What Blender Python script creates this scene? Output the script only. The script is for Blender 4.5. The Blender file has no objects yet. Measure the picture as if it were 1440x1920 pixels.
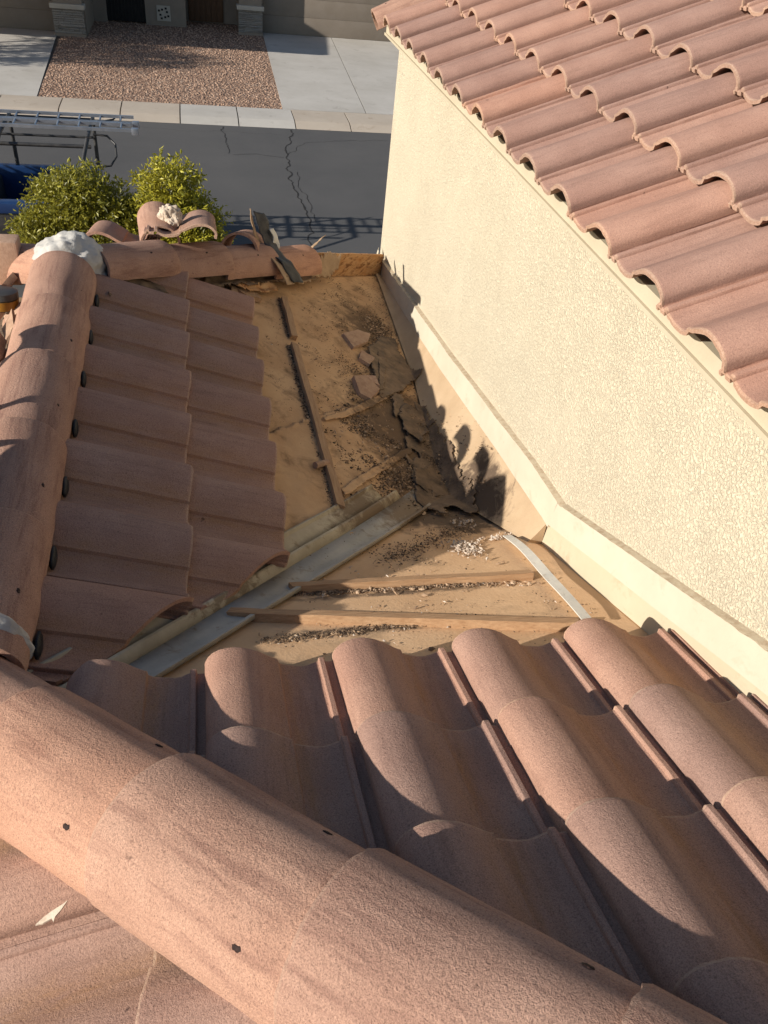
import bpy, bmesh, math, random
from mathutils import Vector, Matrix, noise

random.seed(7)
scene = bpy.context.scene
COL = scene.collection
R = math.radians

# ------------------------------------------------------------------ camera
cam_d = bpy.data.cameras.new('camera')
cam = bpy.data.objects.new('camera', cam_d)
COL.objects.link(cam)
cam_d.sensor_fit = 'VERTICAL'
cam_d.sensor_height = 24.0
cam_d.lens = 1519.63 / 1920 * 24.0
cam_d.clip_start = 0.02
cam_d.clip_end = 400
RIGHT = Vector((0.977624, -0.187905, 0.094564))
DOWN = Vector((-0.048917, -0.640284, -0.766580))
FWD = Vector((0.204592, 0.744801, -0.635148))
cm = Matrix((RIGHT, -DOWN, -FWD)).transposed().to_4x4()
cm.translation = Vector((0.74146, -0.88877, 1.44444))
cam.matrix_world = cm
scene.camera = cam

# ------------------------------------------------------------------ sky, sun, exposure
SUN = Vector((1.0, 0.33, -0.45)).normalized()          # the way the light travels
elev = math.asin(-SUN.z)
azim = math.atan2(-SUN.x, -SUN.y)
world = bpy.data.worlds.new('World')
scene.world = world
world.use_nodes = True
wn = world.node_tree.nodes
sky = wn.new('ShaderNodeTexSky')
sky.sky_type = 'NISHITA'
sky.sun_disc = False
sky.sun_elevation = elev
sky.sun_rotation = azim % (2 * math.pi)
sky.air_density = 1.0
sky.dust_density = 0.6
sky.ozone_density = 1.0
world.node_tree.links.new(sky.outputs[0], wn['Background'].inputs[0])
wn['Background'].inputs[1].default_value = 0.078
sun_d = bpy.data.lights.new('sun', 'SUN')
sun_d.energy = 5.0
sun_d.angle = R(0.53)
sun_d.color = (1.0, 0.93, 0.83)
sun = bpy.data.objects.new('sun', sun_d)
COL.objects.link(sun)
sun.rotation_euler = SUN.to_track_quat('-Z', 'Y').to_euler()
sun.location = (-6, -3, 6)
scene.view_settings.view_transform = 'Standard'
scene.view_settings.look = 'None'
scene.view_settings.exposure = 0.46
scene.view_settings.gamma = 1.0
scene.view_settings.use_curve_mapping = False

# ------------------------------------------------------------------ materials
def new_mat(name):
    m = bpy.data.materials.new(name)
    m.use_nodes = True
    nt = m.node_tree
    b = nt.nodes['Principled BSDF']
    b.inputs['Roughness'].default_value = 0.9
    b.inputs['Specular IOR Level'].default_value = 0.25
    return m, nt, b


class NT:
    """small node-building helper"""
    def __init__(self, nt):
        self.nt = nt

    def n(self, t, **kw):
        o = self.nt.nodes.new(t)
        for k, v in kw.items():
            if k in o.inputs:
                o.inputs[k].default_value = v
            else:
                setattr(o, k, v)
        return o

    def l(self, a, b):
        self.nt.links.new(a, b)

    def coords(self, rand=True):
        tc = self.n('ShaderNodeTexCoord')
        if not rand:
            return tc.outputs['Object']
        oi = self.n('ShaderNodeObjectInfo')
        mul = self.n('ShaderNodeMath', operation='MULTIPLY')
        mul.inputs[1].default_value = 37.0
        self.l(oi.outputs['Random'], mul.inputs[0])
        add = self.n('ShaderNodeVectorMath', operation='ADD')
        self.l(tc.outputs['Object'], add.inputs[0])
        self.l(mul.outputs[0], add.inputs[1])
        return add.outputs[0]

    def noise(self, co, scale, detail=4, rough=0.6, dist=0.0, stretch=None):
        if stretch:
            mp = self.n('ShaderNodeMapping')
            mp.inputs['Scale'].default_value = stretch
            self.l(co, mp.inputs[0])
            co = mp.outputs[0]
        t = self.n('ShaderNodeTexNoise')
        t.inputs['Scale'].default_value = scale
        t.inputs['Detail'].default_value = detail
        t.inputs['Roughness'].default_value = rough
        t.inputs['Distortion'].default_value = dist
        self.l(co, t.inputs['Vector'])
        return t.outputs[0]

    def ramp(self, f, stops):
        r = self.n('ShaderNodeValToRGB')
        e = r.color_ramp.elements
        while len(e) < len(stops):
            e.new(0.5)
        for el, (p, c) in zip(e, stops):
            el.position = p
            el.color = (*c, 1) if isinstance(c, tuple) else (c, c, c, 1)
        self.l(f, r.inputs[0])
        return r.outputs[0]

    def mix(self, f, a, b, mode='MIX'):
        m = self.n('ShaderNodeMix', data_type='RGBA', blend_type=mode)
        for sock, val in ((m.inputs[0], f), (m.inputs[6], a), (m.inputs[7], b)):
            if hasattr(val, 'node'):
                self.l(val, sock)
            elif isinstance(val, tuple):
                sock.default_value = (*val, 1)
            else:
                sock.default_value = val
        return m.outputs[2]

    def bump(self, h, dist, strength=1.0, normal=None):
        b = self.n('ShaderNodeBump')
        b.inputs['Distance'].default_value = dist
        b.inputs['Strength'].default_value = strength
        self.l(h, b.inputs['Height'])
        if normal:
            self.l(normal, b.inputs['Normal'])
        return b.outputs[0]


def clay(name, base, dusty, dark, grain=1.0, stain=None, bump=0.0015, sk=0.5):
    m, nt, b = new_mat(name)
    k = NT(nt)
    co = k.coords()
    oi = k.n('ShaderNodeObjectInfo')
    big = k.noise(co, 6, 4, 0.6)
    col = k.mix(k.ramp(big, [(0.35, 0.0), (0.7, 1.0)]), base, dusty)
    streak = k.noise(co, 7, 4, 0.7, 0.3, (6, 0.5, 2))
    col = k.mix(k.ramp(streak, [(0.50, 0.0), (0.72, sk)]), col, dark)
    if stain:
        # mineral stain that settles where the barrel runs into the pan
        tc = k.n('ShaderNodeTexCoord')
        sx = k.n('ShaderNodeSeparateXYZ')
        k.l(tc.outputs['Object'], sx.inputs[0])
        band = k.ramp(sx.outputs[0], [(0.11, 0.0), (0.165, 0.7), (0.19, 0.9), (0.225, 0.25), (0.262, 0.0)])
        nb = k.mix(1.0, band, k.ramp(k.noise(co, 16, 5, 0.7, 0, (2, .5, 1)), [(0.3, 0.0), (0.7, 1.0)]), 'MULTIPLY')
        col = k.mix(nb, col, stain)
    fine = k.noise(co, 420, 3, 0.75)
    col = k.mix(0.75 * grain, col, k.ramp(fine, [(0.28, 0.30), (0.45, 0.92), (0.72, 1.5)]), 'MULTIPLY')
    pit = k.noise(co, 210, 2, 0.5)
    col = k.mix(k.ramp(pit, [(0.62, 0.0), (0.72, 0.55 * grain)]), col, tuple(c * 0.45 for c in dark))
    # coarse pale rim where the cast end of the tile is exposed
    tcr = k.n('ShaderNodeTexCoord')
    sr = k.n('ShaderNodeSeparateXYZ')
    k.l(tcr.outputs['Object'], sr.inputs[0])
    rim = k.n('ShaderNodeMath', operation='GREATER_THAN')
    rim.inputs[1].default_value = -0.0055
    k.l(sr.outputs[1], rim.inputs[0])
    rimf = k.n('ShaderNodeMath', operation='MULTIPLY')
    rimf.inputs[1].default_value = 0.25 if name.startswith('cap') else 0.5
    k.l(rim.outputs[0], rimf.inputs[0])
    col = k.mix(rimf.outputs[0], col, k.mix(k.ramp(k.noise(co, 190, 4, 0.7), [(0.35, 0.0), (0.65, 1.0)]), (0.36, 0.23, 0.15), (0.60, 0.43, 0.31)))
    tint = k.ramp(oi.outputs['Random'], [(0.0, (0.84, 0.86, 0.90)), (0.5, (1.0, 1.0, 1.0)), (1.0, (1.10, 1.03, 0.97))])
    col = k.mix(1.0, col, tint, 'MULTIPLY')
    sp = k.noise(co, 26, 2, 0.5)
    col = k.mix(k.ramp(sp, [(0.77, 0.0), (0.80, 0.7)]), col, (0.06, 0.035, 0.03))
    k.l(col, b.inputs['Base Color'])
    h2 = k.noise(co, 160, 3, 0.7)
    nrm = k.bump(fine, bump)
    nrm = k.bump(h2, bump * 1.6, 0.8, nrm)
    k.l(nrm, b.inputs['Normal'])
    b.inputs['Roughness'].default_value = 0.93
    b.inputs['Specular IOR Level'].default_value = 0.15
    return m


def add_stain(m, centre, scale, colour, lo=0.45, hi=0.75, ns=9):
    """water and tar stain with a ragged outline soaked into a surface"""
    nt = m.node_tree
    k = NT(nt)
    b = nt.nodes['Principled BSDF']
    src = b.inputs['Base Color'].links[0].from_socket
    co = k.coords(False)
    mp = k.n('ShaderNodeMapping', vector_type='TEXTURE')
    mp.inputs['Location'].default_value = centre
    mp.inputs['Scale'].default_value = scale
    k.l(co, mp.inputs[0])
    ln = k.n('ShaderNodeVectorMath', operation='LENGTH')
    k.l(mp.outputs[0], ln.inputs[0])
    inv = k.n('ShaderNodeMath', operation='SUBTRACT')
    inv.inputs[0].default_value = 1.15
    k.l(ln.outputs['Value'], inv.inputs[1])
    nz = k.noise(co, ns, 7, 0.7, 0.5)
    ad = k.n('ShaderNodeMath', operation='MULTIPLY_ADD')
    k.l(nz, ad.inputs[0])
    ad.inputs[1].default_value = 1.6
    k.l(inv.outputs[0], ad.inputs[2])
    sb = k.n('ShaderNodeMath', operation='SUBTRACT')
    k.l(ad.outputs[0], sb.inputs[0])
    sb.inputs[1].default_value = 0.8
    k.l(k.mix(k.ramp(sb.outputs[0], [(lo, 0.0), (hi, 0.9)]), src, colour), b.inputs['Base Color'])


def simple(name, c1, c2, scale=8, detail=5, bump=0.0, bscale=None, rough=0.9, stretch=None, spec=0.25, rand=True,
           metallic=0.0, dark=None, lo=0.35, hi=0.65, dscale=None, dlo=0.58, dhi=0.7):
    m, nt, b = new_mat(name)
    k = NT(nt)
    co = k.coords(rand)
    f = k.noise(co, scale, detail, 0.65, 0.2, stretch)
    col = k.mix(k.ramp(f, [(lo, 0.0), (hi, 1.0)]), c1, c2)
    if dark:
        d = k.noise(co, dscale or scale * 3.1, 6, 0.7, 0.5, stretch)
        col = k.mix(k.ramp(d, [(dlo, 0.0), (dhi, 0.9)]), col, dark)
    k.l(col, b.inputs['Base Color'])
    if bump:
        k.l(k.bump(k.noise(co, bscale or scale * 4, 4, 0.65, 0, stretch), bump), b.inputs['Normal'])
    b.inputs['Roughness'].default_value = rough
    b.inputs['Specular IOR Level'].default_value = spec
    b.inputs['Metallic'].default_value = metallic
    return m


M = {}
M['tile'] = clay('roof_tile_concrete', (0.345, 0.208, 0.157), (0.405, 0.255, 0.193), (0.21, 0.125, 0.098), 1.0, (0.37, 0.205, 0.105))
M['tile_up'] = clay('roof_tile_upper', (0.325, 0.190, 0.146), (0.385, 0.236, 0.182), (0.215, 0.126, 0.099), 0.7, None, 0.0009)
M['cap'] = clay('cap_tile_concrete', (0.415, 0.240, 0.168), (0.49, 0.297, 0.212), (0.23, 0.12, 0.09), 1.0, None, 0.0020, 0.75)
M['broken'] = simple('broken_edge', (0.40, 0.25, 0.17), (0.5, 0.33, 0.23), 60, 4, 0.002, 200)
M['dusty_tile'] = simple('dusty_tile_fragment', (0.30, 0.185, 0.125), (0.42, 0.28, 0.19), 22, 5, 0.002, 160, dark=(0.2, 0.12, 0.08), dscale=50)
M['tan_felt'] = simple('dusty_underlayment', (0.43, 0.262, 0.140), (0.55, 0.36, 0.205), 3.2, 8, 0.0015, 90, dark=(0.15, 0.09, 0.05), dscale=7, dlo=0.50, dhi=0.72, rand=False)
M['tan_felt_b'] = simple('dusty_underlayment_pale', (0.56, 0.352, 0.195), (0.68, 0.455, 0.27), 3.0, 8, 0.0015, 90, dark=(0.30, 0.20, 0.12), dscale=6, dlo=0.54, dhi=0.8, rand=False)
M['felt_dark'] = simple('torn_felt', (0.085, 0.060, 0.042), (0.20, 0.135, 0.085), 12, 6, 0.004, 60, 0.75, dark=(0.03, 0.022, 0.018), dscale=30, rand=False)
M['felt_mid'] = simple('curled_felt', (0.30, 0.20, 0.12), (0.42, 0.29, 0.18), 14, 6, 0.002, 70, 0.8, dark=(0.13, 0.09, 0.06), rand=False)
M['felt_black'] = simple('black_felt', (0.012, 0.012, 0.016), (0.03, 0.03, 0.034), 18, 4, 0.003, 50, 0.55, spec=0.4)
M['wood'] = simple('batten_wood', (0.33, 0.19, 0.10), (0.46, 0.29, 0.165), 9, 5, 0.001, 40, stretch=(1.2, 14, 14), dark=(0.2, 0.11, 0.06))
M['wood_y'] = simple('batten_wood_dusty', (0.29, 0.175, 0.10), (0.40, 0.26, 0.155), 9, 5, 0.001, 40, stretch=(14, 1.2, 14), dark=(0.2, 0.12, 0.07))
M['board'] = simple('plywood_board', (0.55, 0.34, 0.17), (0.42, 0.20, 0.075), 5, 6, 0.001, 40, stretch=(2, 2, 7), dark=(0.17, 0.07, 0.03), dscale=7, dlo=0.5, dhi=0.62)
M['galv'] = simple('weathered_valley_metal', (0.33, 0.31, 0.27), (0.44, 0.41, 0.355), 7, 6, 0.0006, 60, 0.7, spec=0.3, metallic=0.05, dark=(0.24, 0.19, 0.14), dscale=16, rand=False)
M['galv_tan'] = simple('painted_valley_metal', (0.36, 0.31, 0.225), (0.46, 0.40, 0.30), 9, 6, 0.0006, 60, 0.7, dark=(0.25, 0.19, 0.12), dscale=20, rand=False)
M['white_metal'] = simple('chalky_white_metal', (0.55, 0.53, 0.48), (0.65, 0.62, 0.55), 12, 5, 0.0005, 60, 0.6, dark=(0.42, 0.37, 0.3), rand=False)
M['cream'] = simple('cream_paint', (0.50, 0.445, 0.34), (0.545, 0.49, 0.38), 4, 4, 0.0006, 120, 0.65, dark=(0.40, 0.335, 0.23), dscale=9, dlo=0.56, dhi=0.78, rand=False)
M['fascia'] = simple('fascia_paint', (0.435, 0.375, 0.27), (0.475, 0.415, 0.305), 4, 4, 0.0004, 120, 0.6, dark=(0.38, 0.31, 0.21), dscale=12, dlo=0.6, dhi=0.8, rand=False)
M['pan'] = simple('sanded_pan_flashing', (0.40, 0.285, 0.175), (0.47, 0.345, 0.22), 5, 5, 0.0012, 260, dark=(0.22, 0.14, 0.085), dscale=300, dlo=0.6, dhi=0.75, rand=False)
M['mortar_w'] = simple('white_mortar', (0.40, 0.382, 0.35), (0.52, 0.50, 0.46), 14, 6, 0.003, 60, dark=(0.42, 0.38, 0.33), dscale=22)
M['mortar_c'] = simple('cream_mortar', (0.46, 0.37, 0.28), (0.56, 0.47, 0.37), 20, 6, 0.003, 70, dark=(0.45, 0.34, 0.25))
M['black'] = simple('black_mastic', (0.008, 0.008, 0.009), (0.02, 0.02, 0.022), 40, 3, 0.002, 90, 0.5)
M['hole'] = simple('dark_nail_hole', (0.015, 0.007, 0.006), (0.04, 0.018, 0.014), 120, 3, 0.002, 200, 0.7)
M['asphalt'] = simple('asphalt', (0.078, 0.077, 0.077), (0.098, 0.095, 0.093), 0.35, 8, 0.004, 60, 0.95, dark=(0.065, 0.064, 0.064), dscale=40, rand=False)
M['crack'] = simple('road_crack', (0.02, 0.019, 0.018), (0.035, 0.032, 0.03), 20, 3)
M['concrete'] = simple('concrete', (0.40, 0.375, 0.335), (0.47, 0.445, 0.405), 0.7, 7, 0.002, 60, 0.9, dark=(0.33, 0.305, 0.27), dscale=2.1)
M['kerb'] = simple('kerb_concrete', (0.39, 0.33, 0.265), (0.44, 0.38, 0.31), 0.9, 7, 0.002, 60, 0.9, dark=(0.33, 0.27, 0.21), dscale=2.8)
M['joint'] = simple('joint_dark', (0.09, 0.075, 0.06), (0.13, 0.11, 0.09), 8, 3)
M['wall_far'] = simple('far_house_paint', (0.24, 0.20, 0.16), (0.27, 0.225, 0.18), 3, 4, 0.003, 60, 0.9, rand=False)
M['trim_far'] = simple('far_house_trim', (0.42, 0.38, 0.32), (0.46, 0.42, 0.36), 3, 4)
M['door_far'] = simple('garage_door_paint', (0.20, 0.165, 0.13), (0.22, 0.185, 0.15), 3, 4, 0.001, 60, 0.6)
M['stone'] = simple('stacked_stone', (0.20, 0.185, 0.165), (0.36, 0.33, 0.29), 9, 4, 0.01, 30)
M['iron'] = simple('dark_iron', (0.012, 0.012, 0.013), (0.022, 0.021, 0.02), 9, 3, 0, None, 0.5)
M['door_wood'] = simple('stained_door', (0.10, 0.055, 0.03), (0.15, 0.085, 0.05), 6, 4, 0.001, 40, 0.5, stretch=(8, 8, 1))
M['aluminium'] = simple('ladder_aluminium', (0.26, 0.30, 0.36), (0.36, 0.40, 0.46), 5, 4, 0, None, 0.35, metallic=0.7, spec=0.5)
M['rack'] = simple('rack_black_paint', (0.02, 0.02, 0.022), (0.05, 0.048, 0.045), 9, 4, 0, None, 0.45, spec=0.5)
M['blue'] = simple('blue_truck_paint', (0.008, 0.03, 0.10), (0.012, 0.042, 0.13), 3, 3, 0, None, 0.3, spec=0.5)
M['tyre'] = simple('tyre_rubber', (0.012, 0.012, 0.012), (0.02, 0.02, 0.02), 9, 3, 0, None, 0.8)
M['glass'] = simple('dark_glass', (0.01, 0.012, 0.014), (0.015, 0.017, 0.02), 3, 2, 0, None, 0.08, spec=0.6)
M['jug'] = simple('white_plastic', (0.55, 0.6, 0.66), (0.65, 0.7, 0.76), 6, 3, 0, None, 0.4)
M['orange'] = simple('yellow_tool_plastic', (0.20, 0.09, 0.012), (0.28, 0.13, 0.018), 12, 3, 0, None, 0.45, dark=(0.2, 0.09, 0.02))
M['bark'] = simple('bark', (0.09, 0.07, 0.05), (0.16, 0.13, 0.1), 14, 5, 0.004, 40)
def bits(name, stops):
    m, nt, b = new_mat(name)
    k = NT(nt)
    g = k.n('ShaderNodeNewGeometry')
    k.l(k.ramp(g.outputs['Random Per Island'], stops), b.inputs['Base Color'])
    return m


M['crumb'] = bits('mortar_crumbs', [(0.0, (0.30, 0.22, 0.16)), (0.5, (0.46, 0.37, 0.29)), (1.0, (0.52, 0.45, 0.38))])
M['litter'] = bits('dark_leaf_litter', [(0.0, (0.04, 0.027, 0.018)), (0.35, (0.10, 0.066, 0.042)), (0.7, (0.20, 0.13, 0.08)), (1.0, (0.38, 0.26, 0.16))])
M['chip'] = bits('tile_chips', [(0.0, (0.20, 0.13, 0.085)), (0.5, (0.36, 0.24, 0.15)), (1.0, (0.52, 0.38, 0.26))])


add_stain(M['tan_felt'], (1.64, 2.15, -0.7), (0.42, 0.92, 0.5), (0.085, 0.055, 0.035), 0.42, 0.80, 12)
add_stain(M['tan_felt'], (1.62, 3.25, -0.68), (0.30, 0.60, 0.5), (0.11, 0.07, 0.042), 0.50, 0.95, 14)
add_stain(M['tan_felt_b'], (1.70, 1.48, -0.6), (0.40, 0.26, 0.5), (0.085, 0.06, 0.042))
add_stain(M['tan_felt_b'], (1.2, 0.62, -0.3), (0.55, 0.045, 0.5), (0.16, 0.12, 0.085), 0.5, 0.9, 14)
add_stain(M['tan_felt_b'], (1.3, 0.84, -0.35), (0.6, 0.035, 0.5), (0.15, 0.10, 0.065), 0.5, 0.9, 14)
add_stain(M['galv'], (1.5, 1.55, -0.62), (0.5, 0.3, 0.4), (0.17, 0.115, 0.07), 0.45, 0.9, 22)
add_stain(M['galv_tan'], (1.35, 1.45, -0.55), (0.45, 0.4, 0.4), (0.16, 0.11, 0.07), 0.5, 0.9, 22)
add_stain(M['galv_tan'], (0.75, 0.85, -0.3), (0.5, 0.4, 0.4), (0.2, 0.15, 0.1), 0.8, 1.2, 26)
add_stain(M['pan'], (1.84, 1.62, -0.62), (0.16, 0.45, 0.26), (0.075, 0.05, 0.035))


def mat_stucco():
    m, nt, b = new_mat('lace_stucco')
    k = NT(nt)
    co = k.coords(False)
    w = k.noise(co, 105, 4, 0.62, 0.3)
    trowel = k.noise(co, 5, 4, 0.6, 0.6)
    plate = k.mix(k.ramp(trowel, [(0.30, 0.78), (0.60, 1.0)]), (0.5, 0.5, 0.5), k.ramp(w, [(0.42, 0.0), (0.58, 1.0)]))
    fine = k.noise(co, 300, 3, 0.7)
    big = k.noise(co, 1.6, 5, 0.6)
    col = k.mix(k.ramp(big, [(0.3, 0.0), (0.7, 1.0)]), (0.575, 0.503, 0.372), (0.615, 0.54, 0.402))
    col = k.mix(k.ramp(w, [(0.36, 0.28), (0.43, 0.0)]), col, (0.38, 0.31, 0.20))  # relief hollows darkened in colour, their small shadows painted in
    col = k.mix(k.ramp(k.noise(co, 2.3, 6, 0.7, 0.4, (1, 1, 0.35)), [(0.56, 0.0), (0.9, 0.10)]), col, (0.44, 0.365, 0.26))
    k.l(col, b.inputs['Base Color'])
    nrm = k.bump(fine, 0.0012)
    nrm = k.bump(plate, 0.0031, 1.0, nrm)
    k.l(nrm, b.inputs['Normal'])
    b.inputs['Roughness'].default_value = 0.92
    return m


def mat_gravel():
    m, nt, b = new_mat('pink_gravel')
    k = NT(nt)
    co = k.coords(False)
    v = k.n('ShaderNodeTexVoronoi')
    v.inputs['Scale'].default_value = 16
    k.l(co, v.inputs['Vector'])
    bw = k.n('ShaderNodeSeparateColor')
    k.l(v.outputs['Color'], bw.inputs[0])
    col = k.ramp(bw.outputs[0], [(0.0, (0.21, 0.138, 0.098)), (0.45, (0.33, 0.205, 0.14)), (0.8, (0.41, 0.27, 0.19)), (1.0, (0.52, 0.40, 0.31))])
    col = k.mix(k.ramp(v.outputs['Distance'], [(0.35, 0.0), (0.7, 0.6)]), col, (0.12, 0.07, 0.05))
    k.l(col, b.inputs['Base Color'])
    inv = k.ramp(v.outputs['Distance'], [(0.0, 1.0), (0.8, 0.0)])
    nb = k.bump(k.noise(co, 1.2, 5, 0.6), 0.05)
    k.l(k.bump(inv, 0.03, 1.0, nb), b.inputs['Normal'])
    return m


def mat_leaf(name, a, bcol, tr):
    m, nt, b = new_mat(name)
    k = NT(nt)
    g = k.n('ShaderNodeNewGeometry')
    col = k.ramp(g.outputs['Random Per Island'], [(0.0, a), (0.6, bcol), (1.0, tuple(min(1, c * 1.5) for c in bcol))])
    k.l(col, b.inputs['Base Color'])
    b.inputs['Roughness'].default_value = 0.45
    b.inputs['Specular IOR Level'].default_value = 0.4
    t = k.n('ShaderNodeBsdfTranslucent')
    t.inputs[0].default_value = (*tr, 1)
    mx = k.n('ShaderNodeMixShader')
    mx.inputs[0].default_value = 0.3
    k.l(b.outputs[0], mx.inputs[1])
    k.l(t.outputs[0], mx.inputs[2])
    k.l(mx.outputs[0], nt.nodes['Material Output'].inputs[0])
    return m


M['stucco'] = mat_stucco()
M['gravel'] = mat_gravel()
M['leaf'] = mat_leaf('shrub_leaf', (0.12, 0.13, 0.015), (0.36, 0.33, 0.035), (0.55, 0.48, 0.05))
M['leaf_d'] = mat_leaf('shrub_leaf_dark', (0.07, 0.08, 0.012), (0.24, 0.225, 0.03), (0.4, 0.36, 0.04))

# ------------------------------------------------------------------ object helpers
def link(name, me, mat=None, parent=None, smooth=None):
    o = bpy.data.objects.new(name, me)
    COL.objects.link(o)
    if mat and not me.materials:
        me.materials.append(mat)
    if smooth is not None:
        me.polygons.foreach_set('use_smooth', [True] * len(me.polygons))
        me.set_sharp_from_angle(angle=R(smooth))
    if parent:
        adopt(o, parent)
    return o


def adopt(o, parent):
    o.parent = parent
    o.matrix_parent_inverse = WORLD(parent).inverted()


def WORLD(o):
    if o.parent is None:
        return o.matrix_basis.copy()
    return WORLD(o.parent) @ o.matrix_parent_inverse @ o.matrix_basis


def mesh(name, v, f):
    me = bpy.data.meshes.new(name)
    me.from_pydata([tuple(p) for p in v], [], f)
    me.update()
    return me


def obj(name, v, f, mat, parent=None, smooth=None):
    return link(name, mesh(name, v, f), mat, parent, smooth)


def from_bm(name, bm, mat, parent=None, smooth=None):
    me = bpy.data.meshes.new(name)
    bm.to_mesh(me)
    bm.free()
    return link(name, me, mat, parent, smooth)


def tag(o, label, cat=None, group=None, kind=None):
    o['label'] = label
    if cat:
        o['category'] = cat
    if group:
        o['group'] = group
    if kind:
        o['kind'] = kind
    return o


def thing(name, label, cat, loc=(0, 0, 0), group=None):
    o = bpy.data.objects.new(name, None)
    COL.objects.link(o)
    o.empty_display_size = 0.1
    o.location = loc
    return tag(o, label, cat, group)


def box_geo(x0, x1, y0, y1, z0, z1):
    v = [Vector(p) for p in ((x0, y0, z0), (x1, y0, z0), (x1, y1, z0), (x0, y1, z0), (x0, y0, z1), (x1, y0, z1), (x1, y1, z1), (x0, y1, z1))]
    f = [(0, 3, 2, 1), (4, 5, 6, 7), (0, 1, 5, 4), (1, 2, 6, 5), (2, 3, 7, 6), (3, 0, 4, 7)]
    return v, f


def box(name, b, mat, parent=None, bev=0.0):
    v, f = box_geo(*b)
    if not bev:
        return obj(name, v, f, mat, parent)
    bm = bmesh.new()
    vs = [bm.verts.new(p) for p in v]
    for q in f:
        bm.faces.new([vs[i] for i in q])
    bmesh.ops.bevel(bm, geom=list(bm.edges), offset=bev, segments=2, affect='EDGES', profile=0.6)
    return from_bm(name, bm, mat, parent, 40)


def tube_geo(pts, rad, n=10, closed=True):
    """round tube through points; rad may be a list"""
    pts = [Vector(p) for p in pts]
    v, f = [], []
    prev = None
    for i, p in enumerate(pts):
        d = (pts[min(i + 1, len(pts) - 1)] - pts[max(i - 1, 0)]).normalized()
        a = d.cross(Vector((0, 0, 1)))
        if a.length < 0.05:
            a = d.cross(Vector((1, 0, 0)))
        a.normalize()
        if prev and a.dot(prev) < 0:
            a = -a
        prev = a
        b = d.cross(a)
        r = rad[i] if isinstance(rad, (list, tuple)) else rad
        for j in range(n):
            t = 2 * math.pi * j / n
            v.append(p + (a * math.cos(t) + b * math.sin(t)) * r)
    for i in range(len(pts) - 1):
        for j in range(n):
            f.append((i * n + j, i * n + (j + 1) % n, (i + 1) * n + (j + 1) % n, (i + 1) * n + j))
    f.append(tuple(range(n)))
    f.append(tuple((len(pts) - 1) * n + j for j in reversed(range(n))))
    return v, f


def join_geo(*gs):
    v, f = [], []
    for a, b in gs:
        k = len(v)
        v += a
        f += [tuple(i + k for i in q) for q in b]
    return v, f


# ------------------------------------------------------------------ roof planes
S = 0.4174                      # five in twelve
CS = 1 / math.sqrt(1 + S * S)
SN = S * CS
RIDGE = 0.24                    # ridge line x
PL = {
    'A': (Vector((CS, 0, -SN)), lambda x, y: Vector((x, y, -S * x))),
    'B': (Vector((0, CS, -SN)), lambda x, y: Vector((x, y, -S * y))),
    'C': (Vector((0, CS, -SN)), lambda x, y: Vector((x, y, -S * (y - 2.30)))),
    'D': (Vector((-CS, 0, -SN)), lambda x, y: Vector((x, y, S * (x - 2 * RIDGE)))),
}
def nrm(pl):
    v = PL[pl][0]
    n = Vector((-v.x * 0, 0, 1))
    n = Vector((0, 0, 1)) - v * v.z
    return n.normalized()


def on(pl, x, y, h=0.0):
    return PL[pl][1](x, y) + nrm(pl) * h


# ------------------------------------------------------------------ tile meshes
PROFILE = [(0.0, 0.021), (0.0005, 0.037), (0.0022, 0.0455), (0.0085, 0.0565), (0.019, 0.0670), (0.034, 0.0752), (0.052, 0.0795), (0.072, 0.0802),
           (0.090, 0.0775), (0.108, 0.0715), (0.126, 0.0628), (0.142, 0.0530), (0.156, 0.0445), (0.167, 0.0385), (0.1725, 0.0365), (0.1755, 0.0255),
           (0.187, 0.0200), (0.202, 0.0155), (0.219, 0.0125), (0.236, 0.0115), (0.250, 0.0135), (0.262, 0.0185), (0.2705, 0.0215), (0.2715, 0.0295), (0.2735, 0.0315), (0.2835, 0.0315),
           (0.2855, 0.0295), (0.287, 0.0180), (0.298, 0.0175), (0.307, 0.0175), (0.3085, 0.026), (0.319, 0.026), (0.3205, 0.016), (0.330, 0.0155)]
TL = 0.42


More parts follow.
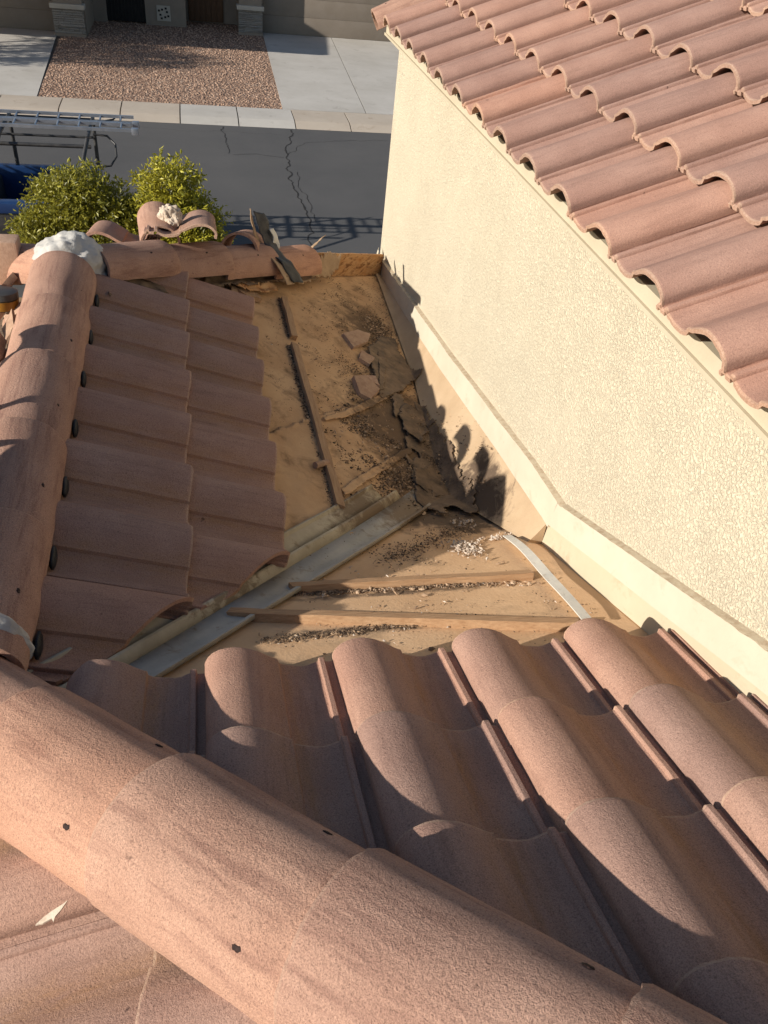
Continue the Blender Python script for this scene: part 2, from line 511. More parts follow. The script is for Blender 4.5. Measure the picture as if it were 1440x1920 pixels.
def s_tile_geo(seed, L=TL):
    NP = len(PROFILE)
    rows = [-L, -L * 0.8, -L * 0.62, -L * 0.48, -L * 0.36, -L * 0.26, -L * 0.17, -L * 0.09, -L * 0.03, -0.006, 0.0]
    NR = len(rows)
    v, f = [], []
    for side in (0, 1):
        for ri, r in enumerate(rows):
            for pi, (u, h) in enumerate(PROFILE):
                q = Vector((u * 30, r * 14, seed * 7.3))
                nz = noise.noise(q)
                fine = noise.noise(Vector((u * 160, r * 110, seed * 3.1)))
                uu, rr, hh = u, r, h + nz * 0.0012
                if pi < 3:
                    uu += fine * 0.0016 + (0.002 if pi == 0 else 0)
                    hh += noise.noise(Vector((r * 60, seed, pi))) * 0.0018
                if ri == NR - 1:
                    rr += fine * 0.0022 + noise.noise(Vector((u * 22, 5, seed))) * 0.0025
                    hh -= 0.0022 if side == 0 else 0
                if side == 1:
                    # underside, about 15 mm in from the top face
                    if u < 0.174:
                        cx, cy = 0.08, 0.0
                        d = Vector((u - cx, h - cy))
                        d.normalize()
                        uu -= d.x * 0.012
                        hh -= d.y * 0.013
                        if pi < 3:
                            hh = h - (0.0 if pi == 0 else 0.002)
                    else:
                        hh -= 0.0125
                v.append(Vector((uu, rr, hh)))
    def ix(s, r, p):
        return s * NR * NP + r * NP + p
    for r in range(NR - 1):
        for p in range(NP - 1):
            f.append((ix(0, r, p), ix(0, r, p + 1), ix(0, r + 1, p + 1), ix(0, r + 1, p)))
            f.append((ix(1, r, p), ix(1, r + 1, p), ix(1, r + 1, p + 1), ix(1, r, p + 1)))
        f.append((ix(0, r, 0), ix(0, r + 1, 0), ix(1, r + 1, 0), ix(1, r, 0)))
        f.append((ix(0, r, NP - 1), ix(1, r, NP - 1), ix(1, r + 1, NP - 1), ix(0, r + 1, NP - 1)))
    for p in range(NP - 1):
        f.append((ix(0, 0, p), ix(1, 0, p), ix(1, 0, p + 1), ix(0, 0, p + 1)))
        f.append((ix(0, NR - 1, p), ix(0, NR - 1, p + 1), ix(1, NR - 1, p + 1), ix(1, NR - 1, p)))
    return v, f


def finish(me, mat, ang=38):
    me.materials.append(mat)
    me.polygons.foreach_set('use_smooth', [True] * len(me.polygons))
    me.set_sharp_from_angle(angle=R(ang))
    return me


TILE_GEO = [s_tile_geo(i + 1) for i in range(5)]
TILE_ME = [finish(mesh('roof_tile', *g), M['tile']) for g in TILE_GEO]
TILE_UP = [finish(mesh('upper_roof_tile', *g), M['tile_up']) for g in TILE_GEO]


def frame(v, n, p):
    """matrix with local x = v cross n, y = v (downslope), z = n at p"""
    v = v.normalized()
    u = v.cross(n).normalized()
    n = u.cross(v).normalized()
    m = Matrix((u, v, n)).transposed().to_4x4()
    m.translation = p
    return m


def tile_matrix(v, n, p, lift=0.027, tilt=0.080):
    v2 = v * math.cos(tilt) + n * math.sin(tilt)
    n2 = n * math.cos(tilt) - v * math.sin(tilt)
    j = Matrix.Rotation(R(random.uniform(-0.35, 0.35)), 4, 'Z') @ Matrix.Rotation(R(random.uniform(-0.25, 0.25)), 4, 'Y')
    return frame(v2, n2, p + n * (lift + random.uniform(-0.0015, 0.0015)) + v * random.uniform(-0.003, 0.003)) @ j


def cut_mesh(geo, mw, cuts, mat):
    """keep the side of each world plane (point, normal) that the normal points to"""
    inv = mw.inverted()
    bm = bmesh.new()
    vs = [bm.verts.new(p) for p in geo[0]]
    for q in geo[1]:
        bm.faces.new([vs[i] for i in q])
    touched = False
    for pt, n in cuts:
        lp = inv @ Vector(pt)
        ln = (inv.to_3x3() @ Vector(n)).normalized()
        d = [(x.co - lp).dot(ln) for x in bm.verts]
        if not d or max(d) <= 0:
            bm.free()
            return None, True
        if min(d) >= 0:
            continue
        touched = True
        r = bmesh.ops.bisect_plane(bm, geom=list(bm.verts) + list(bm.edges) + list(bm.faces), plane_co=lp, plane_no=-ln, clear_outer=True)
        e = [g for g in r['geom_cut'] if isinstance(g, bmesh.types.BMEdge)]
        try:
            bmesh.ops.holes_fill(bm, edges=e, sides=0)
        except Exception:
            pass
    if not touched:
        bm.free()
        return None, False
    bmesh.ops.triangulate(bm, faces=[q for q in bm.faces if len(q.verts) > 4])
    me = bpy.data.meshes.new('cut_roof_tile')
    bm.to_mesh(me)
    bm.free()
    if len(me.polygons) < 40:
        return None, True
    return finish(me, mat), True


def place_tile(parent, pl, x, y, cuts=(), mat=None, name='roof_tile', lift=0.025):
    i = random.randrange(5)
    v, n = PL[pl][0], nrm(pl)
    mw = tile_matrix(v, n, PL[pl][1](x, y), lift)
    me = TILE_ME[i]
    if cuts:
        c, touched = cut_mesh(TILE_GEO[i], mw, cuts, M['tile'])
        if touched and c is None:
            return None
        if c:
            me = c
    o = bpy.data.objects.new(name, me)
    COL.objects.link(o)
    o.matrix_basis = mw
    adopt(o, parent)
    return o


def cap_geo(seed, L=0.44, rt=0.131, rh=0.124, hh=0.93, th=0.016, spread=97):
    NA, NRW = 26, 14
    v, f = [], []
    for side in (0, 1):
        for i in range(NRW):
            t = i / (NRW - 1)
            if i == NRW - 2:
                t = 0.985
            y = -L + L * t
            r = rh + (rt - rh) * t - (th if side else 0)
            for j in range(NA + 1):
                a = R(-spread + 2 * spread * j / NA)
                q = Vector((a * 2.2, y * 7, seed * 5.7))
                rr = r + noise.noise(q) * 0.0028 + noise.noise(q * 6) * 0.0007
                yy = y
                if i == NRW - 1:
                    yy += noise.noise(Vector((a * 7, seed, 2))) * 0.004 + noise.noise(Vector((a * 30, seed, 2))) * 0.0025
                    rr -= 0.0025 if not side else 0
                drop = 0.0
                if j in (0, NA):
                    drop = noise.noise(Vector((y * 60, seed, j))) * 0.004
                v.append(Vector((math.sin(a) * rr, yy, math.cos(a) * rr * hh + drop)))
    def ix(s, i, j):
        return s * NRW * (NA + 1) + i * (NA + 1) + j
    for i in range(NRW - 1):
        for j in range(NA):
            f.append((ix(0, i, j), ix(0, i, j + 1), ix(0, i + 1, j + 1), ix(0, i + 1, j)))
            f.append((ix(1, i, j), ix(1, i + 1, j), ix(1, i + 1, j + 1), ix(1, i, j + 1)))
        f.append((ix(0, i, 0), ix(0, i + 1, 0), ix(1, i + 1, 0), ix(1, i, 0)))
        f.append((ix(0, i, NA), ix(1, i, NA), ix(1, i + 1, NA), ix(0, i + 1, NA)))
    for j in range(NA):
        f.append((ix(0, 0, j), ix(1, 0, j), ix(1, 0, j + 1), ix(0, 0, j + 1)))
        f.append((ix(0, NRW - 1, j), ix(0, NRW - 1, j + 1), ix(1, NRW - 1, j + 1), ix(1, NRW - 1, j)))
    return v, f


CAP_GEO = [cap_geo(i + 11) for i in range(4)]
CAP_ME = [finish(mesh('ridge_cap', *g), M['cap']) for g in CAP_GEO]
def _hole():
    bm = bmesh.new()
    bmesh.ops.create_icosphere(bm, subdivisions=3, radius=0.0052)
    for q in bm.verts:
        q.co.z *= 0.22
        q.co.y *= 1.5
        q.co.xy += Vector((noise.noise(q.co * 260), noise.noise(q.co * 260 + Vector((9, 9, 9))))) * 0.0032
    me = bpy.data.meshes.new('nail_hole')
    bm.to_mesh(me)
    bm.free()
    return finish(me, M['hole'], 80)
HOLE_ME = _hole()


def place_cap(parent, v, p, holes=((-42, -0.27), (42, -0.27)), tilt=0.026, up=Vector((0, 0, 1)), name='ridge_cap', roll=0.0, scale=1.0, mi=None):
    v = v.normalized()
    n = (up - v * up.dot(v)).normalized()
    v2 = v * math.cos(tilt) + n * math.sin(tilt)
    n2 = n * math.cos(tilt) - v * math.sin(tilt)
    mw = frame(v2, n2, Vector(p)) @ Matrix.Rotation(roll + R(random.uniform(-1.2, 1.2)), 4, 'Y') @ Matrix.Rotation(R(random.uniform(-0.8, 0.8)), 4, 'Z') @ Matrix.Scale(scale, 4)
    o = bpy.data.objects.new(name, CAP_ME[random.randrange(4) if mi is None else mi])
    COL.objects.link(o)
    o.matrix_basis = mw
    if parent:
        adopt(o, parent)
    for a, y in holes:
        t = 1 + y / 0.44
        r = 0.124 + 0.007 * t
        h = bpy.data.objects.new('nail_hole', HOLE_ME)
        COL.objects.link(h)
        aa = R(a + random.uniform(-4, 4))
        h.matrix_basis = mw @ Matrix.Translation((math.sin(aa) * r, y + random.uniform(-.01, .01), math.cos(aa) * r * 0.93 + 0.0005)) @ Matrix.Rotation(aa, 4, 'Y')
        adopt(h, o)
    return o

# ================================================================== THE SETTING
G = -4.35                        # road level
LOT = -4.23                      # lots across the street
o = obj('ground', [(-150, -120, G - 0.06), (150, -120, G - 0.06), (150, 160, G - 0.06), (-150, 160, G - 0.06)], [(0, 1, 2, 3)], M['gravel'])
o['kind'] = 'structure'
road = obj('road', [(-120, 10.2, G), (120, 10.2, G), (120, 21.4, G), (-120, 21.4, G)], [(0, 1, 2, 3)], M['asphalt'])
road['kind'] = 'structure'


def crack(pts, w, seed):
    fine = []
    for i in range(len(pts) - 1):
        a, b = Vector(pts[i]), Vector(pts[i + 1])
        n = max(2, int((b - a).length / 0.07))
        for j in range(n):
            p = a.lerp(b, j / n)
            p += Vector((noise.noise(Vector((p.x * 3, p.y * 3, seed))), noise.noise(Vector((p.x * 3, p.y * 3, seed + 9))))) * 0.09
            p += Vector((noise.noise(Vector((p.x * 14, p.y * 14, seed))), noise.noise(Vector((p.x * 14, p.y * 14, seed + 9))))) * 0.035
            fine.append(p)
    v, f = [], []
    for i, p in enumerate(fine):
        d = (fine[min(i + 1, len(fine) - 1)] - fine[max(i - 1, 0)]).normalized()
        q = Vector((-d.y, d.x))
        ww = 0.62 * w * (0.35 + 0.9 * abs(noise.noise(Vector((i * 0.31, seed, 4)))) + 0.3 * abs(noise.noise(Vector((i * 0.9, seed, 4)))))
        v += [Vector((p.x + q.x * ww, p.y + q.y * ww, G + 0.004)), Vector((p.x - q.x * ww, p.y - q.y * ww, G + 0.004))]
    for i in range(len(fine) - 1):
        f.append((2 * i, 2 * i + 1, 2 * i + 3, 2 * i + 2))
    obj('crack', v, f, M['crack'], road)


crack([(1.42, 20.9), (1.40, 20.2), (1.47, 18.7)], 0.030, 1)
crack([(3.10, 20.9), (3.05, 20.3), (2.85, 19.5), (2.80, 18.8), (2.72, 17.3), (2.75, 16.0), (2.86, 15.0), (2.74, 14.0), (2.6, 12.4)], 0.042, 2)
crack([(1.50, 18.66), (2.1, 18.75), (2.79, 18.55)], 0.018, 3)
crack([(2.80, 18.8), (3.3, 19.8), (4.6, 20.2), (5.6, 20.3)], 0.014, 4)
crack([(2.95, 17.6), (2.86, 16.6), (2.95, 15.6), (2.9, 14.6)], 0.016, 5)
crack([(-0.6, 20.5), (0.5, 20.35), (1.4, 20.45), (2.9, 20.4)], 0.008, 6)

walk = obj('sidewalk', [(-60, 20.99, G + 0.002), (60, 20.99, G + 0.002), (60, 22.28, G + 0.002), (-60, 22.28, G + 0.002)], [(0, 1, 2, 3)], M['joint'])
walk['kind'] = 'structure'
prof = [(20.95, G + 0.004), (21.03, G + 0.03), (21.30, G + 0.105), (21.44, LOT - 0.004), (21.52, LOT), (22.27, LOT + 0.004), (22.28, G + 0.004)]
slabs = []
for k in range(-8, 9):
    x0 = -1.03 + 1.42 * k + 0.014
    x1 = x0 + 1.42 - 0.028
    v, f = [], []
    for i, (y, z) in enumerate(prof):
        v += [Vector((x0, y, z)), Vector((x1, y, z))]
    for i in range(len(prof) - 1):
        f.append((2 * i, 2 * i + 1, 2 * i + 3, 2 * i + 2))
    n = len(prof)
    f.append(tuple(2 * i for i in range(n)))
    f.append(tuple(2 * i + 1 for i in reversed(range(n))))
    obj('slab', v, f, M['kerb'] if k not in (1, 2) else M['concrete'], walk)


def sheet_poly(name, pts, z, mat, parent=None):
    return obj(name, [Vector((x, y, z)) for x, y in pts], [tuple(range(len(pts)))], mat, parent)


yard = sheet_poly('gravel_yard', [(-3.06, 22.29), (3.02, 22.29), (3.30, 34.4), (-3.4, 34.4)], LOT - 0.012, M['gravel'])
yard['kind'] = 'structure'
drive = sheet_poly('driveway', [(-40, 22.29), (40, 22.29), (40, 40), (-40, 40)], LOT - 0.03, M['joint'])
drive['kind'] = 'structure'


def slab(pts, z0=LOT - 0.05, z1=LOT, mat='concrete'):
    n = len(pts)
    v = [Vector((x, y, z0)) for x, y in pts] + [Vector((x, y, z1)) for x, y in pts]
    f = [tuple(range(n, 2 * n))] + [(i, (i + 1) % n, n + (i + 1) % n, n + i) for i in range(n)]
    obj('driveway_slab', v, f, M[mat], drive)


slab([(3.02, 22.30), (5.25, 22.34), (5.74, 32.8), (3.27, 32.8)])
slab([(5.275, 22.34), (9.6, 22.38), (10.1, 32.8), (5.765, 32.8)])
slab([(-6.0, 22.30), (-3.06, 22.30), (-3.42, 30.3), (-6.3, 30.3)])
slab([(-10.5, 22.30), (-6.025, 22.30), (-6.325, 30.3), (-10.5, 30.3)])

# ------------------------------------------------------------------ gravel stones of the yard, too many to count
rg = random.Random(3)
gv, gf = [], []
for i in range(5200):
    x = rg.uniform(-3.2, 3.2)
    y = rg.uniform(22.35, 33.5)
    if x < -3.0 - 0.03 * (y - 22.3) or x > 3.0 + 0.022 * (y - 22.3):
        continue
    r = rg.uniform(0.018, 0.042)
    k = len(gv)
    a = rg.uniform(0, 6.28)
    zz = LOT - 0.014
    for j in range(4):
        gv.append(Vector((x + math.cos(a + j * 1.57) * r * rg.uniform(.7, 1.2), y + math.sin(a + j * 1.57) * r * rg.uniform(.7, 1.2), zz)))
    gv.append(Vector((x + rg.uniform(-.01, .01), y + rg.uniform(-.01, .01), zz + r * rg.uniform(.6, 1.1))))
    gf += [(k + j, k + (j + 1) % 4, k + 4) for j in range(4)]
M['pebble'] = simple('pink_pebbles', (0.29, 0.182, 0.125), (0.45, 0.31, 0.225), 30, 2, rand=False, lo=0.42, hi=0.58)
o = obj('gravel', gv, gf, M['pebble'])
tag(o, 'loose pinkish gravel covering the yard across the street', 'gravel', kind='stuff')

# ------------------------------------------------------------------ house across the street
hx = thing('house', 'tan house across the street with stone pillars and two garage doors', 'house', (0, 34, LOT))
def hbox(name, b, mat, parent=hx, bev=0.0):
    return box(name, b, M[mat], parent, bev)
TOPW = LOT + 3.3
hbox('wall', (-12, -8.9, 30.02, 36, LOT - 0.05, TOPW), 'wall_far')
hbox('wall', (-3.44, -2.47, 30.0, 36, LOT - 0.05, TOPW), 'wall_far')
hbox('wall', (-8.9, -3.44, 30.12, 36, LOT + 2.25, TOPW), 'wall_far')
hbox('wall', (-2.47, 2.42, 33.95, 36.2, LOT - 0.05, TOPW), 'wall_far')
hbox('wall', (-2.47, -2.02, 32.5, 33.95, LOT - 0.05, TOPW - 0.3), 'wall_far')
hbox('wall', (-0.74, 0.62, 32.5, 32.72, LOT - 0.05, LOT + 2.4), 'wall_far')
hbox('wall', (0.62, 2.42, 33.7, 33.95, LOT - 0.05, LOT + 2.6), 'wall_far')
hbox('wall', (2.42, 3.25, 32.2, 36, LOT - 0.05, TOPW), 'wall_far')
hbox('wall', (8.3, 12, 32.2, 36, LOT - 0.05, TOPW), 'wall_far')
hbox('wall', (3.25, 8.3, 32.3, 36, LOT + 2.25, TOPW), 'wall_far')
for x0, x1, y in ((-8.88, -3.45, 30.25), (3.27, 8.29, 32.45)):
    d = hbox('garage_door', (x0, x1, y + 0.03, y + 0.08, LOT + 0.0, LOT + 2.25), 'door_far')
    for i in range(4):
        hbox('door_panel', (x0 + 0.01, x1 - 0.01, y, y + 0.028, LOT + 0.01 + i * 0.56, LOT + 0.565 + i * 0.56), 'door_far', d, 0.004)
rs = random.Random(5)
STONES = []
for i in range(3):
    v, f = box_geo(-0.5, 0.5, -0.5, 0.5, -0.5, 0.5)
    me = mesh('stone', [p + Vector((rs.uniform(-.03, .03), rs.uniform(-.1, .1), rs.uniform(-.06, .06))) for p in v], f)
    me.materials.append(M['stone'])
    STONES.append(me)
for x0, x1, y0, y1, zt in ((-3.42, -2.49, 29.68, 30.0, 0.74), (2.39, 3.22, 31.9, 32.2, 0.74)):
    p = hbox('pillar', (x0 + 0.03, x1 - 0.03, y0 + 0.04, y1 - 0.004, LOT - 0.05, LOT + 3.3), 'wall_far')
    hbox('pillar_foot', (x0 - 0.01, x1 + 0.01, y0 - 0.02, y0 + 0.036, LOT - 0.04, LOT + 0.07), 'wall_far', p)
    hbox('pillar_cap', (x0 - 0.05, x1 + 0.05, y0 - 0.07, y1 - 0.01, LOT + zt + 0.005, LOT + zt + 0.14), 'trim_far', p, 0.012)
    z = LOT + 0.075
    while z < LOT + zt - 0.02:
        h = min(rs.uniform(0.035, 0.075), LOT + zt - z)
        x = x0
        while x < x1 - 0.02:
            w = min(rs.uniform(0.12, 0.36), x1 - x)
            d = rs.uniform(0.0, 0.035)
            o = bpy.data.objects.new('stone', rs.choice(STONES))
            COL.objects.link(o)
            o.matrix_basis = Matrix.Translation((x + w / 2, y0 + 0.03 - d / 2, z + h / 2)) @ Matrix.Diagonal((w - 0.012, 0.06 + d, h - 0.010, 1))
            adopt(o, p)
            x += w
        z += h
    for yy in (0.1, 0.22):
        for zz in range(8):
            pass
gate = hbox('gate', (-2.02, -0.74, 32.62, 32.64, LOT + 0.03, LOT + 2.2), 'iron')
for i in range(12):
    hbox('gate_bar', (-2.0 + i * 0.112, -1.965 + i * 0.112, 32.575, 32.617, LOT + 0.03, LOT + 2.2), 'iron', gate)
dr = hbox('door', (0.72, 1.94, 33.64, 33.69, LOT + 0.02, LOT + 2.15), 'door_wood')
for i in range(6):
    hbox('plank', (0.73 + i * 0.2, 0.92 + i * 0.2, 33.61, 33.637, LOT + 0.03, LOT + 2.13), 'door_wood', dr, 0.004)
# ornamental pierced block beside the gate
ob = hbox('ornamental_block', (-0.36, 0.10, 32.46, 32.497, LOT + 0.14, LOT + 0.60), 'trim_far')
for a in range(4):
    for rr, dd in ((0.12, 0.4), (0.17, 1.1)):
        cx = -0.13 + math.cos(a * math.pi / 2 + dd) * rr
        cz = LOT + 0.37 + math.sin(a * math.pi / 2 + dd) * rr
        hbox('pierced_opening', (cx - 0.035, cx + 0.035, 32.447, 32.457, cz - 0.03, cz + 0.03), 'iron', ob)
# roof over it, well above the frame; left eave deepened to shade the yard
for x0, x1, y0 in ((-12.4, -2.1, 27.0), (-2.05, 12.4, 31.5)):
    zt = TOPW
    obj('roof', [Vector(p) for p in ((x0, y0, zt), (x1, y0, zt), (x1, 36.6, zt), (x0, 36.6, zt), (x0 + 2.4, 33.6, zt + 1.5), (x1 - 2.4, 33.6, zt + 1.5),
                                     (x0, y0, zt - 0.16), (x1, y0, zt - 0.16), (x1, 36.6, zt - 0.16), (x0, 36.6, zt - 0.16))],
        [(0, 1, 5, 4), (1, 2, 5), (2, 3, 4, 5), (3, 0, 4), (6, 7, 1, 0), (7, 8, 2, 1), (8, 9, 3, 2), (9, 6, 0, 3), (9, 8, 7, 6)], M['tile_up'], hx)


# ------------------------------------------------------------------ shrubs and the tree whose shade falls on the yard
def leaf_mass(n, centres, leaf, seed, top_bias=0.0):
    rr = random.Random(seed)
    v, f = [], []
    for i in range(n):
        c, rad = rr.choice(centres)
        d = Vector((rr.gauss(0, 1), rr.gauss(0, 1), rr.gauss(0, 1))).normalized()
        q = rr.random() ** 0.42
        bump = 0.82 + 0.42 * noise.noise(d * 2.3 + Vector((seed, 0, 0)))
        p = Vector(c) + Vector((d.x * rad[0], d.y * rad[1], d.z * rad[2])) * q * bump
        # sprig of a few leaves on one twig
        ax = (d + Vector((rr.gauss(0, .5), rr.gauss(0, .5), rr.gauss(0, .4) + 0.35))).normalized()
        for s in range(rr.randint(3, 5)):
            b = p + ax * (s * leaf * 0.55)
            side = ax.cross(Vector((rr.gauss(0, 1), rr.gauss(0, 1), rr.gauss(0, 1)))).normalized()
            ld = (ax * 0.7 + side).normalized()
            w = ld.cross(Vector((rr.gauss(0, 1), rr.gauss(0, 1), rr.gauss(0, 1)))).normalized()
            L = leaf * rr.uniform(0.75, 1.25)
            k = len(v)
            nn = ld.cross(w) * L * 0.1
            v += [b, b + ld * L * 0.5 + w * L * 0.2 + nn, b + ld * L, b + ld * L * 0.5 - w * L * 0.2 + nn]
            f += [(k, k + 1, k + 2), (k, k + 2, k + 3)]
    return v, f


def branches(base, tips, r0):
    gs = []
    rr = random.Random(9)
    for t in tips:
        a, b = Vector(base), Vector(t)
        m1 = a.lerp(b, 0.35) + Vector((rr.uniform(-.1, .1), rr.uniform(-.1, .1), 0.05))
        m2 = a.lerp(b, 0.7) + Vector((rr.uniform(-.1, .1), rr.uniform(-.1, .1), 0.05))
        gs.append(tube_geo([a, m1, m2, b], [r0, r0 * 0.7, r0 * 0.45, r0 * 0.15], 7))
    return join_geo(*gs)


def shrub(label, base, centres, n, leaf, mat, seed, cat='shrub', name='shrub', group=None, r0=0.03):
    t = thing(name, label, cat, base, group)
    tips = [Vector(c) + Vector((random.uniform(-.5, .5) * r[0], random.uniform(-.5, .5) * r[1], random.uniform(0, .8) * r[2])) for c, r in centres for _ in range(3)]
    g = branches(base, tips, r0)
    obj('trunk', g[0], g[1], M['bark'], t, 60)
    g = leaf_mass(n, centres, leaf, seed)
    obj('crown', g[0], g[1], M[mat], t)
    return t


shrub('bright yellow-green leafy shrub, right one of the two beyond the roof corner', (0.66, 7.6, G - 0.05),
      [((0.46, 7.5, -1.45), (0.36, 0.36, 0.36)), ((0.66, 7.5, -1.78), (0.36, 0.38, 0.36)), ((0.36, 7.55, -1.95), (0.40, 0.4, 0.4)), ((0.74, 7.5, -2.15), (0.36, 0.4, 0.42)), ((0.5, 7.5, -2.6), (0.45, 0.45, 0.6))],
      5000, 0.052, 'leaf', 4, group='shrubs beyond the roof corner')
shrub('darker green leafy shrub in front of the blue truck, left one of the two', (-0.45, 7.7, G - 0.05),
      [((-0.38, 7.6, -1.52), (0.36, 0.36, 0.30)), ((-0.62, 7.7, -1.66), (0.34, 0.36, 0.30)), ((-0.12, 7.6, -1.72), (0.34, 0.36, 0.32)), ((-0.45, 7.6, -2.05), (0.58, 0.42, 0.42)), ((0.02, 7.55, -2.0), (0.36, 0.4, 0.42)), ((0.16, 7.6, -1.80), (0.22, 0.3, 0.3)), ((-0.85, 7.6, -1.95), (0.22, 0.3, 0.3)), ((-0.35, 7.6, -2.6), (0.6, 0.45, 0.6))],
      5600, 0.052, 'leaf_d', 8, group='shrubs beyond the roof corner')
tr = shrub('tall airy tree beside the left driveway across the street, outside the frame', (-11.4, 24.6, LOT - 0.02),
           [((-11.6, 24.2, -0.9), (1.7, 1.6, 0.9)), ((-10.6, 25.4, -0.3), (1.6, 1.6, 0.9)), ((-12.2, 25.6, 0.3), (1.6, 1.5, 0.9)), ((-11.0, 23.6, 0.5), (1.4, 1.4, 0.8))],
           2600, 0.13, 'leaf_d', 21, 'tree', 'tree', None, 0.13)

# ------------------------------------------------------------------ pickup truck with ladder rack
trk = thing('pickup_truck', 'blue pickup truck with black ladder rack parked behind the shrubs', 'truck', (-3.5, 12.6, G))
def tb(name, b, mat, parent=trk, bev=0.02):
    return box(name, b, M[mat], parent, bev)
BZ = -3.08
tb('bed_side', (-3.15, -0.86, 11.72, 11.86, -3.72, BZ - 0.16), 'rack')  # near side coloured black for the shade below the rail
tb('bed_rail', (-3.15, -0.86, 11.69, 11.88, BZ - 0.155, BZ), 'blue')
tb('bed_side', (-3.15, -0.86, 13.34, 13.48, -3.72, BZ), 'blue')
tb('bed_floor', (-3.15, -0.86, 11.88, 13.32, -3.70, -3.64), 'rack')
tb('bed_front', (-3.24, -3.155, 11.72, 13.48, -3.72, BZ + 0.02), 'rack')
tb('tailgate', (-0.85, -0.78, 11.74, 13.46, -3.70, BZ - 0.02), 'blue')
tb('bumper', (-0.77, -0.62, 11.74, 13.46, -3.86, -3.70), 'aluminium')
# cab and bonnet as one body with a shaped side
cabp = [(-6.9, -3.85), (-6.9, -3.30), (-6.75, -3.18), (-5.45, -3.08), (-4.85, -2.62), (-4.6, -2.56), (-3.6, -2.56), (-3.32, -2.66), (-3.26, -3.1), (-3.26, -3.85)]
v = [Vector((x, 11.70 + (0.10 if z > -3.0 else 0), z)) for x, z in cabp] + [Vector((x, 13.50 - (0.10 if z > -3.0 else 0), z)) for x, z in cabp]
n = len(cabp)
cab = obj('cab', v, [tuple(range(n)), tuple(reversed(range(n, 2 * n)))] + [(i, n + i, n + (i + 1) % n, (i + 1) % n) for i in range(n)], M['blue'], trk)
for y in (11.76, 13.44):
    box('side_window', (-4.75, -3.5, y - 0.03, y + 0.03, -3.02, -2.70), M['glass'], cab)
obj('windscreen', [Vector(p) for p in ((-5.46, 11.9, -3.055), (-5.46, 13.3, -3.055), (-4.90, 13.3, -2.63), (-4.90, 11.9, -2.63))], [(0, 1, 2, 3)], M['glass'], cab)
for x in (-6.0, -1.75):
    for y in (11.72, 13.26):
        w = box('wheel', (x - 0.2, x + 0.2, y + 0.02, y + 0.2, G + 0.12, G + 0.55), M['rack'], trk, 0.05)
        gv_, gf_ = [], []
        for j in range(24):
            a = 2 * math.pi * j / 24
            for (rr, yy) in ((0.36, y), (0.36, y + 0.22), (0.24, y + 0.22), (0.24, y)):
                gv_.append(Vector((x + math.cos(a) * rr, yy, G + 0.36 + math.sin(a) * rr)))
        for j in range(24):
            for q in range(4):
                gf_.append((j * 4 + q, j * 4 + (q + 1) % 4, ((j + 1) % 24) * 4 + (q + 1) % 4, ((j + 1) % 24) * 4 + q))
        obj('tyre', gv_, gf_, M['tyre'], w, 40)
def tt(name, pts, r, mat='rack', parent=trk):
    g = tube_geo(pts, r, 10)
    return obj(name, g[0], g[1], M[mat], parent, 50)
for y in (12.50, 12.97):
    tt('rack_rail', [(-6.2, y, -2.50), (-0.80, y + 0.02, -2.50)], 0.028 if y < 12.8 else 0.018)
tt('rack_rail', [(-6.2, 13.42, -2.36), (-0.8, 13.42, -2.36)], 0.026)
for x in (-0.83, -2.06, -3.4, -5.0):
    tt('rack_crossbar', [(x, 12.45, -2.36), (x, 13.48, -2.34)], 0.028)
    tt('rack_post', [(x, 12.48, -2.36), (x - 0.10, 12.1, -2.7), (x - 0.12, 11.80, BZ)] , 0.03)
    tt('rack_post', [(x, 13.43, -2.36), (x, 13.42, BZ)], 0.03)
tt('rack_loop', [(-0.80, 12.98, -2.45), (-0.60, 13.0, -2.47), (-0.48, 12.9, -2.56), (-0.47, 12.78, -2.70), (-0.56, 12.7, -2.82), (-0.78, 12.66, -2.84)], 0.016)
tt('rack_loop', [(-0.86, 13.2, -2.36), (-0.72, 13.3, -2.35), (-0.52, 13.42, -2.34), (-0.46, 13.5, -2.30)], 0.014)
tb('tool_box', (-2.9, -2.3, 11.9, 13.3, -3.63, -3.2), 'rack')
# ladder on the rack
lad = thing('extension_ladder', 'grey aluminium extension ladder lying flat on the truck rack', 'ladder', (-3, 12.95, -2.3))
for y, zz in ((12.64, 0.0), (12.94, 0.0), (13.00, 0.0), (13.36, 0.0)):
    e = -0.20 - (0.03 if y in (12.94,) else 0)
    v, f = join_geo(box_geo(-7.2, e, y - 0.006, y + 0.006, -2.295, -2.262), box_geo(-7.2, e, y - 0.006, y + 0.020, -2.262, -2.256), box_geo(-7.2, e, y - 0.006, y + 0.020, -2.301, -2.295))
    obj('rail', v, f, M['aluminium'], lad)
for i in range(23):
    x = -0.36 - i * 0.305
    tt('rung', [(x, 12.65, -2.275), (x, 12.99, -2.275)], 0.015, 'aluminium', lad)
    tt('rung', [(x - 0.03, 12.95, -2.285), (x - 0.03, 13.35, -2.285)], 0.015, 'aluminium', lad)
    for y in (12.70, 13.05):
        box('rung_bracket', (x - 0.05, x + 0.0, y - 0.03, y - 0.008, -2.292, -2.252), M['rack'] if i % 1 == 0 else M['jug'], lad)
for y in (12.64, 13.00):
    box('foot', (-0.20, -0.10, y - 0.03, y + 0.04, -2.34, -2.24), M['aluminium'], lad, 0.01)
